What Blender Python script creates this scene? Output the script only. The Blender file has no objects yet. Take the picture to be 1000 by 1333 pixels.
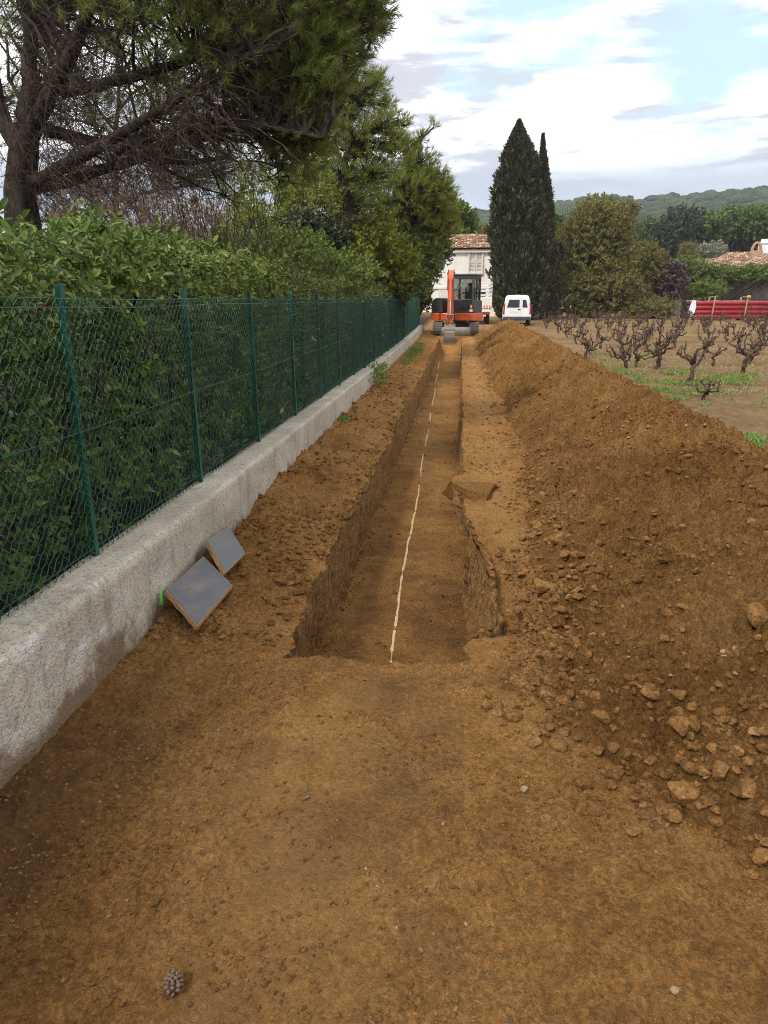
import bpy, bmesh, math, random
import numpy as np
from math import radians as R, pi
random.seed(7)
rng = np.random.default_rng(7)
S = bpy.context.scene
COL = S.collection

# ------------------------------------------------------------------ camera
EYE = 1.7
FPX, CX, CY = 930.0, 500.0, 666.5
PITCH = math.atan((666.5 - 390) / FPX)
YAW = R(5.9)
cd = bpy.data.cameras.new('camera')
cam = bpy.data.objects.new('camera', cd)
COL.objects.link(cam)
cam.location = (0, 0, EYE)
cam.rotation_euler = (pi / 2 - PITCH, 0, YAW)
cd.sensor_fit = 'VERTICAL'
cd.sensor_height = 36.0
cd.lens = FPX / 1333 * 36
cd.clip_start = 0.05
cd.clip_end = 6000
S.camera = cam


def ray(x, y):
    v = np.array([(x - CX) / FPX, 1.0, -(y - CY) / FPX])
    c, s = math.cos(PITCH), math.sin(PITCH)
    v = np.array([v[0], v[1] * c + v[2] * s, -v[1] * s + v[2] * c])
    c, s = math.cos(YAW), math.sin(YAW)
    return np.array([c * v[0] - s * v[1], s * v[0] + c * v[1], v[2]])


def at(x, y, Y):
    r = ray(x, y)
    q = r * (Y / r[1])
    q[2] += EYE
    return q


def onz(x, y, z):
    r = ray(x, y)
    q = r * ((z - EYE) / r[2])
    return q[:2]


# ------------------------------------------------------------------ light
SUN_EL, SUN_AZ = R(48), R(215)      # azimuth clockwise from +Y
w = bpy.data.worlds.new('World')
S.world = w
w.use_nodes = True
nt = w.node_tree
nt.nodes.clear()


class NT:
    """tiny node helper"""
    def __init__(s, t):
        s.t = t

    def n(s, typ, **kw):
        a = s.t.nodes.new(typ)
        for k, v in kw.items():
            if k == 'op':
                a.operation = v
            elif k.startswith('i_'):
                key = k[2:]
                key = int(key) if key.isdigit() else key.replace('_', ' ')
                s.set(a, key, v)
            else:
                setattr(a, k, v)
        return a

    def set(s, a, key, v):
        if isinstance(v, bpy.types.NodeSocket):
            s.t.links.new(v, a.inputs[key])
        elif isinstance(v, bpy.types.Node):
            s.t.links.new(v.outputs[0], a.inputs[key])
        else:
            if isinstance(v, tuple) and len(v) == 3 and a.inputs[key].type == 'RGBA':
                v = (*v, 1)
            a.inputs[key].default_value = v

    def math(s, op, a, b=None, clamp=False):
        m = s.n('ShaderNodeMath', op=op)
        m.use_clamp = clamp
        s.set(m, 0, a)
        if b is not None:
            s.set(m, 1, b)
        return m.outputs[0]

    def ss(s, v, a, b):
        m = s.n('ShaderNodeMapRange')
        m.interpolation_type = 'SMOOTHSTEP'
        s.set(m, 'Value', v)
        m.inputs['From Min'].default_value = a
        m.inputs['From Max'].default_value = b
        return m.outputs[0]

    def mix(s, f, a, b, blend='MIX'):
        m = s.n('ShaderNodeMix', data_type='RGBA')
        m.blend_type = blend
        s.set(m, 0, f)
        for i, v in ((6, a), (7, b)):
            s.set(m, i, v)
        return m.outputs[2]

    def noise(s, vec, scale, detail=4, rough=.55, dist=0):
        m = s.n('ShaderNodeTexNoise')
        if vec is not None:
            s.set(m, 'Vector', vec)
        m.inputs['Scale'].default_value = scale
        m.inputs['Detail'].default_value = detail
        m.inputs['Roughness'].default_value = rough
        m.inputs['Distortion'].default_value = dist
        return m.outputs[0]

    def mapping(s, vec, scale=(1, 1, 1), loc=(0, 0, 0)):
        m = s.n('ShaderNodeMapping')
        s.set(m, 'Vector', vec)
        m.inputs['Scale'].default_value = scale
        m.inputs['Location'].default_value = loc
        return m.outputs[0]


g = NT(nt)
tc = g.n('ShaderNodeTexCoord').outputs['Generated']
sky = g.n('ShaderNodeTexSky')
sky.sky_type = 'NISHITA'
sky.sun_disc = False
sky.sun_elevation = SUN_EL
sky.sun_rotation = SUN_AZ
sky.air_density = 1.0
sky.dust_density = 1.5
xyz = g.n('ShaderNodeSeparateXYZ', i_0=tc)
el = xyz.outputs[2]
# clouds: layered noise on the direction, squeezed vertically so that far clouds flatten into bands
warp = g.noise(g.mapping(tc, (1.2, 1.2, 3.0), (3.1, 0, 1)), 3.0, 5, .6)
cl = g.noise(g.mapping(tc, (1.3, 1.3, 4.6), (1.7, .4, .25)), 3.6, 7, .58, .35)
cl2 = g.noise(g.mapping(tc, (1.6, 1.6, 9.0), (.3, 2.2, .6)), 4.0, 6, .6, .3)
# blue gap: opens high on the right-hand side of the view
gapdir = Vn = g.n('ShaderNodeVectorMath', op='DOT_PRODUCT', i_0=tc)
d_ = np.array([.20, .86, .50]); d_ /= np.linalg.norm(d_)
gapdir.inputs[1].default_value = tuple(d_)
gap = g.math('ADD', g.ss(gapdir.outputs['Value'], .88, .995), g.math('MULTIPLY', g.math('SUBTRACT', cl, .5), 2.2))
blue = g.ss(gap, .45, 1.05)
darkc = g.ss(g.math('ADD', cl2, g.math('MULTIPLY', g.math('SUBTRACT', warp, .5), .8)), .44, .64)
low = g.ss(el, .20, .13)
lowband = g.math('MULTIPLY', low, g.ss(g.math('ADD', cl2, g.math('MULTIPLY', low, .42)), .52, .72))
bright = g.mix(darkc, (10.0, 10.0, 10.0), (3.7, 3.7, 4.05))
c1 = g.mix(blue, bright, (3.5, 4.8, 5.35))
c2 = g.mix(g.math('MULTIPLY', lowband, .95), c1, (2.85, 3.1, 3.65))
c3 = g.mix(.90, sky.outputs[0], c2)
bg = g.n('ShaderNodeBackground', i_Color=c3)
bg.inputs['Strength'].default_value = 0.1
g.n('ShaderNodeOutputWorld', i_Surface=bg)

sl = bpy.data.lights.new('sun', 'SUN')
sl.energy = 1.5
sl.angle = R(10)
sl.color = (1, .96, .9)
so = bpy.data.objects.new('sun', sl)
COL.objects.link(so)
so.rotation_euler = (pi / 2 - SUN_EL, 0, pi - SUN_AZ)
S.view_settings.view_transform = 'Standard'
S.view_settings.look = 'None'
S.view_settings.exposure = 1.05
S.view_settings.gamma = 1
S.cycles.filter_width = 1.0
S.cycles.use_denoising = True
S.cycles.denoising_prefilter = 'NONE'
S.cycles.denoising_input_passes = 'RGB_ALBEDO_NORMAL'

# ------------------------------------------------------------------ numpy noise
_P = np.random.default_rng(3).permutation(256).astype(np.int32)
_P = np.concatenate([_P, _P, _P])
_G = np.random.default_rng(4).normal(size=(256, 3))
_G /= np.linalg.norm(_G, axis=1)[:, None]


def perlin(p):
    p = np.asarray(p, float)
    i = np.floor(p).astype(np.int64)
    f = p - i
    u = f * f * f * (f * (f * 6 - 15) + 10)
    i &= 255
    r = 0
    for dx in (0, 1):
        wx = u[:, 0] if dx else 1 - u[:, 0]
        for dy in (0, 1):
            wy = u[:, 1] if dy else 1 - u[:, 1]
            for dz in (0, 1):
                wz = u[:, 2] if dz else 1 - u[:, 2]
                h = _P[_P[_P[(i[:, 0] + dx) & 255] + ((i[:, 1] + dy) & 255)] + ((i[:, 2] + dz) & 255)]
                gr = _G[h]
                dd = gr[:, 0] * (f[:, 0] - dx) + gr[:, 1] * (f[:, 1] - dy) + gr[:, 2] * (f[:, 2] - dz)
                r = r + wx * wy * wz * dd
    return r * 1.5


def fbm(p, octv=4, gain=.5):
    a, s, r = 1.0, 1.0, 0
    for _ in range(octv):
        r = r + a * perlin(p * s + 17.3 * s)
        a *= gain
        s *= 2.03
    return r


def worley(x, y, seed=0):
    """distance to nearest cell point and a per-cell random value, 2-D"""
    ix, iy = np.floor(x).astype(np.int64), np.floor(y).astype(np.int64)
    best = np.full(x.shape, 9.0)
    val = np.zeros(x.shape)
    for dx in (-1, 0, 1):
        for dy in (-1, 0, 1):
            cx_, cy_ = ix + dx, iy + dy
            h = _P[_P[(cx_ + seed) & 255] + (cy_ & 255)]
            h2 = _P[h + 77]
            h3 = _P[h2 + 31]
            px, py = cx_ + h / 256., cy_ + h2 / 256.
            d = (x - px) ** 2 + (y - py) ** 2
            m = d < best
            best = np.where(m, d, best)
            val = np.where(m, h3 / 256., val)
    return np.sqrt(best), val


def n2(x, y, s, o=4, z=0., gain=.5):
    x = np.asarray(x, float)
    y = np.asarray(y, float)
    return fbm(np.stack([x.ravel() * s, y.ravel() * s, np.full(x.size, z)], 1), o, gain).reshape(x.shape)


def sst(a, b, v):
    t = np.clip((np.asarray(v, float) - a) / (b - a), 0, 1)
    return t * t * (3 - 2 * t)


# ------------------------------------------------------------------ mesh helpers
def tag(o, label=None, cat=None, group=None, kind=None):
    if label:
        o['label'] = label
    if cat:
        o['category'] = cat
    if group:
        o['group'] = group
    if kind:
        o['kind'] = kind
    return o


def thing(name, label, cat, loc=(0, 0, 0), rz=0, group=None):
    o = bpy.data.objects.new(name, None)
    COL.objects.link(o)
    o.location = loc
    o.rotation_euler = (0, 0, rz)
    return tag(o, label, cat, group)


class MB:
    def __init__(s):
        s.v, s.f, s.n = [], [], 0

    def add(s, v, *faces):
        v = np.asarray(v, float).reshape(-1, 3)
        for f in faces:
            f = np.asarray(f, dtype=np.int64)
            if f.size:
                s.f.append(f + s.n)
        s.v.append(v)
        s.n += len(v)
        return s

    def xform(s, M, t=(0, 0, 0)):
        s.v = [v @ np.asarray(M).T + np.asarray(t) for v in s.v]
        return s

    def move(s, t):
        s.v = [v + np.asarray(t) for v in s.v]
        return s

    def grid(s, P, close_u=False):
        a, b = P.shape[:2]
        idx = np.arange(a * b).reshape(a, b)
        if close_u:
            idx = np.concatenate([idx, idx[:, :1]], 1)
        q = np.stack([idx[:-1, :-1], idx[:-1, 1:], idx[1:, 1:], idx[1:, :-1]], -1).reshape(-1, 4)
        return s.add(P.reshape(-1, 3), q)

    def bm(s, b, M=None, t=(0, 0, 0)):
        b.verts.index_update()
        v = np.array([x.co[:] for x in b.verts])
        if M is not None:
            v = v @ np.asarray(M).T
        v = v + np.asarray(t)
        by = {}
        for f in b.faces:
            by.setdefault(len(f.verts), []).append([x.index for x in f.verts])
        s.add(v, *[np.array(f) for f in by.values()])
        b.free()
        return s

    def box(s, c, d, M=None, bev=0.0, seg=2):
        b = bmesh.new()
        bmesh.ops.create_cube(b, size=1)
        for x in b.verts:
            x.co = (x.co[0] * d[0], x.co[1] * d[1], x.co[2] * d[2])
        if bev:
            bmesh.ops.bevel(b, geom=list(b.edges), offset=bev, segments=seg, affect='EDGES', profile=.5)
        return s.bm(b, M, c)

    def prism(s, poly, x0, x1, axis='x', bev=0.0):
        """polygon in the other two axes extruded along axis"""
        b = bmesh.new()
        def mk(p, h):
            return {'x': (h, p[0], p[1]), 'y': (p[0], h, p[1]), 'z': (p[0], p[1], h)}[axis]
        lo = [b.verts.new(mk(p, x0)) for p in poly]
        hi = [b.verts.new(mk(p, x1)) for p in poly]
        n = len(poly)
        b.faces.new(lo)
        b.faces.new(hi)
        for i in range(n):
            b.faces.new((lo[i], lo[(i + 1) % n], hi[(i + 1) % n], hi[i]))
        bmesh.ops.recalc_face_normals(b, faces=list(b.faces))
        if bev:
            bmesh.ops.bevel(b, geom=list(b.edges), offset=bev, segments=2, affect='EDGES', profile=.5)
        return s.bm(b)

    def tubes(s, P, Rr, ns=5, cap=False):
        """many tubes at once: P (N,K,3), Rr (N,K)"""
        P = np.asarray(P, float)
        if P.ndim == 2:
            P = P[None]
        Rr = np.asarray(Rr, float)
        if Rr.ndim == 1:
            Rr = np.broadcast_to(Rr, P.shape[:2])
        N, K = P.shape[:2]
        T = np.gradient(P, axis=1)
        T /= np.linalg.norm(T, axis=2, keepdims=True) + 1e-9
        m = T.mean(1)
        ref = np.zeros((N, 3))
        ref[np.arange(N), np.argmin(np.abs(m), 1)] = 1
        U = np.cross(T, ref[:, None, :])
        U /= np.linalg.norm(U, axis=2, keepdims=True) + 1e-9
        V = np.cross(T, U)
        a = np.arange(ns) * 2 * pi / ns
        Q = P[:, :, None] + Rr[:, :, None, None] * (np.cos(a)[:, None] * U[:, :, None] + np.sin(a)[:, None] * V[:, :, None])
        idx = np.arange(N * K * ns).reshape(N, K, ns)
        nx = np.roll(idx, -1, 2)
        q = np.stack([idx[:, :-1], nx[:, :-1], nx[:, 1:], idx[:, 1:]], -1).reshape(-1, 4)
        fs = [q]
        if cap:
            fs += [idx[:, 0, ::-1].reshape(-1, ns), idx[:, -1].reshape(-1, ns)]
        return s.add(Q, *fs)

    def rod(s, a, b, r, ns=10, r2=None):
        return s.tubes(np.array([[a, b]], float), np.array([[r, r if r2 is None else r2]]), ns, True)

    def leaves(s, P, D, Nn, L, W, fold=.25, shape='leaf'):
        """folded leaves. P base, D direction, Nn rough normal, L, W arrays"""
        D = D / (np.linalg.norm(D, axis=1, keepdims=True) + 1e-9)
        B = np.cross(Nn, D)
        B /= np.linalg.norm(B, axis=1, keepdims=True) + 1e-9
        Nn = np.cross(D, B)
        L = np.broadcast_to(L, len(P))[:, None]
        W = np.broadcast_to(W, len(P))[:, None]
        n = len(P)
        up = Nn * W * fold
        if shape == 'leaf':
            tip = P + D * L - Nn * L * .18
            v = np.stack([P, P + D * L * .3 + B * W * .46 + up, P + D * L * .68 + B * W * .42 + up * .8 - Nn * L * .06, tip,
                          P + D * L * .68 - B * W * .42 + up * .8 - Nn * L * .06, P + D * L * .3 - B * W * .46 + up], 1)
            i = np.arange(n)[:, None] * 6
            return s.add(v, np.concatenate([i + [0, 1, 2, 3], i + [0, 3, 4, 5]]))
        v = np.stack([P, P + D * L * .5 + B * W * .5 + up, P + D * L, P + D * L * .5 - B * W * .5 + up], 1)
        i = np.arange(n)[:, None] * 4
        return s.add(v, np.concatenate([i + [0, 1, 2], i + [0, 2, 3]]))

    def needles(s, P, D, L, W):
        n = len(P)
        rnd = rng.normal(size=(n, 3))
        B = np.cross(D, rnd)
        B /= np.linalg.norm(B, axis=1, keepdims=True) + 1e-9
        L = np.broadcast_to(L, n)[:, None]
        W = np.broadcast_to(W, n)[:, None]
        v = np.stack([P + B * W * .5, P - B * W * .5, P + D * L], 1)
        return s.add(v, np.arange(n * 3).reshape(n, 3))

    def build(s, name, mat, parent=None, smooth=False, attrs=None):
        me = bpy.data.meshes.new(name)
        v = np.concatenate(s.v) if s.v else np.zeros((0, 3))
        me.vertices.add(len(v))
        me.vertices.foreach_set('co', v.astype(np.float32).ravel())
        if s.f:
            lv = np.concatenate([f.ravel() for f in s.f])
            lt = np.concatenate([np.full(len(f), f.shape[1]) for f in s.f])
            ls = np.concatenate([[0], np.cumsum(lt)[:-1]])
            me.loops.add(len(lv))
            me.loops.foreach_set('vertex_index', lv.astype(np.int32))
            me.polygons.add(len(lt))
            me.polygons.foreach_set('loop_start', ls.astype(np.int32))
            me.polygons.foreach_set('use_smooth', np.full(len(lt), smooth, bool))
        if attrs:
            for k, a in attrs.items():
                at_ = me.attributes.new(k, 'FLOAT', 'POINT')
                at_.data.foreach_set('value', np.asarray(a, np.float32).ravel())
        me.update(calc_edges=True)
        me.validate()
        me.materials.append(mat)
        o = bpy.data.objects.new(name, me)
        COL.objects.link(o)
        o.parent = parent
        return o


def unit(n):
    d = rng.normal(size=(n, 3))
    return d / np.linalg.norm(d, axis=1)[:, None]


def in_ball(n):
    return unit(n) * rng.random(n)[:, None] ** (1 / 3)


def curve(p0, p1, n=10, lift=0., wig=.05, mid=None):
    p0, p1 = np.asarray(p0, float), np.asarray(p1, float)
    t = np.linspace(0, 1, n)[:, None]
    c = (p0 + p1) / 2 + np.array([0, 0, lift]) if mid is None else np.asarray(mid, float)
    q = (1 - t) ** 2 * p0 + 2 * t * (1 - t) * c + t * t * p1
    L = np.linalg.norm(p1 - p0)
    wv = np.cumsum(rng.normal(size=(n, 3)), 0)
    wv -= wv[0] + (wv[-1] - wv[0]) * t
    return q + wv * wig * L / math.sqrt(n) * .5


def twigs(A, B, k=6, wig=.12, lift=0.):
    """vectorised curved polylines from A to B"""
    t = np.linspace(0, 1, k)[None, :, None]
    L = np.linalg.norm(B - A, axis=1)[:, None, None]
    P = A[:, None] * (1 - t) + B[:, None] * t
    wv = np.cumsum(rng.normal(size=P.shape), 1)
    wv -= wv[:, :1]
    wv -= wv[:, -1:] * t
    P = P + wv * wig * L / math.sqrt(k) * .6
    P[..., 2] += (np.sin(pi * t) * lift * L)[..., 0]
    return P


# ------------------------------------------------------------------ materials
def mat(name, base=(.5, .5, .5), rough=.6, metal=0., spec=.5, build=None):
    m = bpy.data.materials.new(name)
    m.use_nodes = True
    t = m.node_tree
    p = t.nodes['Principled BSDF']
    p.inputs['Base Color'].default_value = (*base, 1)
    p.inputs['Roughness'].default_value = rough
    p.inputs['Metallic'].default_value = metal
    p.inputs['Specular IOR Level'].default_value = spec
    if build:
        build(NT(t), p)
    return m


def paint(name, base, rough=.4, metal=0., dirt=(.16, .11, .07), amt=.35, scale=4, bump=0.0):
    """painted or worn surface: base colour broken up by blotches of dust"""
    def b(g, p):
        tc = g.n('ShaderNodeTexCoord').outputs['Object']
        n1 = g.noise(tc, scale, 6, .65)
        n2_ = g.noise(tc, scale * 9, 4, .6)
        f = g.math('MULTIPLY', g.ss(g.math('ADD', g.math('MULTIPLY', n1, .7), g.math('MULTIPLY', n2_, .3)), .45, .7), amt)
        g.set(p, 'Base Color', g.mix(f, base, dirt))
        g.set(p, 'Roughness', g.math('ADD', g.math('MULTIPLY', f, .5), rough, True))
        if bump:
            bn = g.n('ShaderNodeBump', i_Height=n2_)
            bn.inputs['Strength'].default_value = bump
            bn.inputs['Distance'].default_value = .01
            g.set(p, 'Normal', bn)
    return mat(name, base, rough, metal, build=b)


def leafmat(name, cols, rough=.5, trans=.25, patch=None, spec=.35):
    """cols: list of colours picked at random per leaf"""
    def b(g, p):
        ge = g.n('ShaderNodeNewGeometry')
        cr = g.n('ShaderNodeValToRGB', i_Fac=ge.outputs['Random Per Island'])
        e = cr.color_ramp.elements
        while len(e) < len(cols):
            e.new(.5)
        for i, c in enumerate(cols):
            e[i].position = i / max(1, len(cols) - 1)
            e[i].color = (*c, 1)
        c = cr.outputs[0]
        tc = g.n('ShaderNodeTexCoord').outputs['Object']
        if patch:
            c = g.mix(g.math('MULTIPLY', g.ss(g.noise(tc, patch[1], 4, .6), .46, .64), patch[2] if len(patch) > 2 else .8), c, patch[0])
        g.set(p, 'Base Color', c)
        out = g.t.nodes['Material Output']
        tr = g.n('ShaderNodeBsdfTranslucent', i_Color=c)
        mx = g.n('ShaderNodeMixShader', i_0=trans, i_1=p, i_2=tr)
        g.t.links.new(mx.outputs[0], out.inputs['Surface'])
    return mat(name, cols[0], rough, spec=spec, build=b)


def soil_build(dark, mid, light, bump=1.0, stripe=False, field=False, fine=1.0, clod=False):
    def b(g, p):
        ge = g.n('ShaderNodeNewGeometry')
        pos = ge.outputs['Position']
        big = g.noise(pos, 1.1, 5, .6)
        med = g.noise(pos, 7, 6, .65)
        fin = g.noise(pos, 48, 6, .78)
        v = g.math('ADD', g.math('ADD', g.math('MULTIPLY', big, .34), g.math('MULTIPLY', med, .30)), g.math('MULTIPLY', fin, .36))
        cr = g.n('ShaderNodeValToRGB', i_Fac=v)
        e = cr.color_ramp.elements
        e[0].position, e[0].color = .36, (*dark, 1)
        e[1].position, e[1].color = .63, (*light, 1)
        k = e.new(.49)
        k.color = (*mid, 1)
        c = cr.outputs[0]
        # every crumb has its own tone
        for sc_, lo_, hi_ in ((75, .72, 1.2), (190, .78, 1.16)):
            vc = g.n('ShaderNodeTexVoronoi', i_Vector=g.mix(.02, pos, g.n('ShaderNodeTexNoise', i_Vector=pos, i_Scale=40.0).outputs['Color']))
            vc.inputs['Scale'].default_value = sc_
            rc = g.n('ShaderNodeSeparateColor', i_0=vc.outputs['Color']).outputs[1]
            c = g.mix(1.0, c, g.mix(rc, (lo_, lo_, lo_), (hi_, hi_, hi_)), 'MULTIPLY')
        # pores between the crumbs: damp, with their shade put into the colour
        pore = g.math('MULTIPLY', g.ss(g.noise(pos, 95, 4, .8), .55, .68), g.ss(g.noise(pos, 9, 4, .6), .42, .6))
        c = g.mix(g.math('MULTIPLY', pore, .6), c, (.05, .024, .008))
        # pale grit
        vo = g.n('ShaderNodeTexVoronoi', i_Vector=pos)
        vo.inputs['Scale'].default_value = 85
        sp = g.n('ShaderNodeSeparateColor', i_0=vo.outputs['Color'])
        grit = g.math('MULTIPLY', g.ss(vo.outputs['Distance'], .24, .12), g.ss(sp.outputs[0], .93, .95))
        c = g.mix(g.math('MULTIPLY', grit, .6), c, (.42, .33, .22))
        if field:
            a = g.n('ShaderNodeAttribute', attribute_name='field').outputs['Fac']
            fcr = g.n('ShaderNodeValToRGB', i_Fac=g.math('ADD', g.math('MULTIPLY', med, .5), g.math('MULTIPLY', g.noise(pos, .55, 4), .5)))
            e = fcr.color_ramp.elements
            e[0].position, e[0].color = .40, (.15, .085, .042, 1)
            e[1].position, e[1].color = .62, (.29, .19, .085, 1)
            c = g.mix(a, c, fcr.outputs[0])
            m2 = g.n('ShaderNodeAttribute', attribute_name='moist_dark').outputs['Fac']
            c = g.mix(g.math('MULTIPLY', m2, .75), c, g.mix(med, (.055, .032, .016), (.15, .08, .034)))
            m3 = g.n('ShaderNodeAttribute', attribute_name='track').outputs['Fac']
            c = g.mix(g.math('MULTIPLY', m3, .6), c, g.mix(fin, (.40, .205, .065), (.54, .315, .12)))
            lf = g.n('ShaderNodeAttribute', attribute_name='litter').outputs['Fac']
            c = g.mix(lf, c, (.03, .026, .014))
        if stripe:
            # tooth marks of the bucket on the cut faces, root-brown streaks
            st = g.noise(g.mapping(pos, (16, 16, 2.2)), 3.5, 6, .7)
            nz = g.n('ShaderNodeSeparateXYZ', i_0=ge.outputs['True Normal']).outputs[2]
            steep = g.ss(g.math('ABSOLUTE', nz), .7, .35)
            c = g.mix(g.math('MULTIPLY', g.math('MULTIPLY', steep, g.ss(st, .40, .58)), .8), c, (.42, .27, .12))
            c = g.mix(g.math('MULTIPLY', g.math('MULTIPLY', steep, g.ss(st, .5, .34)), .7), c, (.07, .04, .02))
        if clod:
            c = g.mix(1.0, c, g.mix(ge.outputs['Random Per Island'], (.65, .63, .6), (1.12, 1.12, 1.15)), 'MULTIPLY')
        g.set(p, 'Base Color', c)
        crumb = g.n('ShaderNodeTexVoronoi', i_Vector=pos)
        crumb.inputs['Scale'].default_value = 34
        h = g.math('ADD', g.math('MULTIPLY', g.noise(pos, 22, 7, .72), .045),
                   g.math('ADD', g.math('MULTIPLY', fin, .028 * fine), g.math('MULTIPLY', crumb.outputs['Distance'], -.006)))
        bn = g.n('ShaderNodeBump', i_Height=h)
        bn.inputs['Strength'].default_value = bump
        bn.inputs['Distance'].default_value = 1.0
        g.set(p, 'Normal', bn)
    return b


M = {}
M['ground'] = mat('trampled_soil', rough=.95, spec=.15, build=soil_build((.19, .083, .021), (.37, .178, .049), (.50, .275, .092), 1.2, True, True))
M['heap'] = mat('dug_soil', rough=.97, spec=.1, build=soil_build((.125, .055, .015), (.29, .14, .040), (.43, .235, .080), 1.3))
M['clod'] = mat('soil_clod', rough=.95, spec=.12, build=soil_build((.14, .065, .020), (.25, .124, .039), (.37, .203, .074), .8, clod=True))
M['stone'] = mat('dusty_stone', rough=.9, spec=.2, build=soil_build((.20, .13, .065), (.29, .205, .115), (.38, .29, .19), .6))
M['palestone'] = mat('pale_stone', rough=.85, spec=.2, build=soil_build((.30, .25, .17), (.42, .36, .27), (.55, .49, .40), .5))


def wall_b(g, p):
    pos = g.n('ShaderNodeNewGeometry').outputs['Position']
    z = g.n('ShaderNodeSeparateXYZ', i_0=pos).outputs[2]
    y = g.n('ShaderNodeSeparateXYZ', i_0=pos).outputs[1]
    big = g.noise(pos, 2.0, 5, .6)
    c = g.mix(g.ss(big, .35, .65), (.43, .38, .30), (.58, .52, .42))
    spk = g.noise(pos, 52, 4, .85)
    c = g.mix(g.math('MULTIPLY', g.ss(spk, .51, .62), .55), c, (.13, .115, .095))
    c = g.mix(g.math('MULTIPLY', g.ss(spk, .46, .34), .6), c, (.62, .57, .49))
    # white efflorescence blooms low on the near stretch
    ef = g.math('MULTIPLY', g.ss(g.noise(g.mapping(pos, (1, 1, 1.6)), 5.5, 6, .7), .54, .68), g.ss(y, 4.2, 2.6))
    c = g.mix(g.math('MULTIPLY', ef, .75), c, (.72, .73, .74))
    # grime: dark vertical runs and soil splashed up from below
    run = g.noise(g.mapping(pos, (6, 6, .5)), 2.2, 5, .6)
    c = g.mix(g.math('MULTIPLY', g.ss(run, .52, .72), .5), c, (.19, .165, .13))
    so_ = g.math('ADD', z, g.math('MULTIPLY', g.math('SUBTRACT', g.noise(pos, 4.5, 6, .65), .5), .75))
    c = g.mix(g.math('MULTIPLY', g.ss(so_, .20, .02), .85), c, g.mix(spk, (.11, .062, .026), (.22, .13, .058)))
    g.set(p, 'Base Color', c)
    vo = g.n('ShaderNodeTexVoronoi', i_Vector=pos)
    vo.inputs['Scale'].default_value = 95
    h = g.math('ADD', g.math('MULTIPLY', spk, .012), g.math('MULTIPLY', vo.outputs['Distance'], -.006))
    bn = g.n('ShaderNodeBump', i_Height=h)
    bn.inputs['Strength'].default_value = .9
    bn.inputs['Distance'].default_value = 1.0
    g.set(p, 'Normal', bn)


M['concrete'] = mat('rough_concrete', rough=.95, spec=.15, build=wall_b)
M['fence'] = paint('green_coating', (.008, .07, .045), .4, amt=.2, dirt=(.05, .09, .07), scale=8)
M['wire'] = mat('green_wire', (.009, .07, .044), .45)
M['film'] = paint('grey_film', (.10, .104, .118), .45, dirt=(.22, .17, .13), amt=.8, scale=7, bump=.15)
M['ply'] = paint('raw_ply', (.38, .23, .10), .8, dirt=(.14, .085, .04), amt=.6, scale=14)
M['lime'] = mat('lime_powder', rough=.95, spec=.1, build=lambda g, p: g.set(p, 'Base Color', g.mix(g.ss(g.noise(g.n('ShaderNodeNewGeometry').outputs['Position'], 45, 5, .8), .42, .56), (.54, .43, .27), (.44, .28, .12))))
M['neon'] = mat('green_spray', (.10, .75, .06), .7)


def bark(name, a, b_, sc=6):
    def bb(g, p):
        pos = g.n('ShaderNodeNewGeometry').outputs['Position']
        n = g.noise(g.mapping(pos, (1, 1, .35)), sc, 6, .7)
        g.set(p, 'Base Color', g.mix(g.ss(n, .4, .62), a, b_))
        bn = g.n('ShaderNodeBump', i_Height=n)
        bn.inputs['Strength'].default_value = .9
        bn.inputs['Distance'].default_value = .04
        g.set(p, 'Normal', bn)
    return mat(name, a, .95, spec=.1, build=bb)


M['bark'] = bark('pine_bark', (.022, .016, .013), (.062, .046, .037), 9)
M['twig'] = bark('dead_twig', (.06, .042, .032), (.135, .10, .078), 20)
M['vine'] = bark('vine_bark', (.05, .034, .023), (.14, .095, .066), 30)
M['redtwig'] = bark('reddish_twig', (.12, .075, .04), (.22, .145, .085), 20)

# ================================================================== GROUND
def terr(y):
    return .5 * sst(15, 60, y)


def y_edge(x):            # near end of the trench
    return 3.13 + .05 * n2(x, x * 0, 3.0, 4, 5.) + .03 * n2(x, x * 0, 14, 4, 6.)


TOE_Y = [0.6, 1.5, 1.89, 2.14, 2.55, 2.9, 3.6, 5.1, 7.8, 12, 15, 25, 31, 40]
TOE_X = [1.9, 1.30, 1.03, .80, .52, .42, .46, .58, .80, .78, .72, .62, .60, .6]
RID_Y = [0.6, 4, 11, 20, 31, 40]
RID_X = [2.1, 1.86, 1.86, 2.0, 1.85, 1.85]


def heap_parts(x, y):
    toe = np.interp(y, TOE_Y, TOE_X) + .07 * n2(y, y * 0, .9, 3, 2.)
    rx = np.interp(y, RID_Y, RID_X) + .12 * n2(y, y * 0, .35, 3, 9.)
    rz = .86 + .06 * n2(y, y * 0, .45, 3, 4.) + .10 * sst(18, 30, y)
    rz = rz * sst(.4, 2.2, y) * sst(32.2, 29.6, y)
    d = np.where(x < rx, (x - rx) / (rx - toe), (x - rx) / 1.3)
    return toe, rx, rz, d


def heap_base(x, y):
    toe, rx, rz, d = heap_parts(x, y)
    s = 1 - np.abs(d)
    z = rz * (np.where(s > 0, s ** .95, s) - .13 * np.exp(-(d / .28) ** 2))
    z = z + .05 * np.exp(-((s - .12) / .12) ** 2)          # loose apron at the toe
    return z + terr(y)


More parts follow.
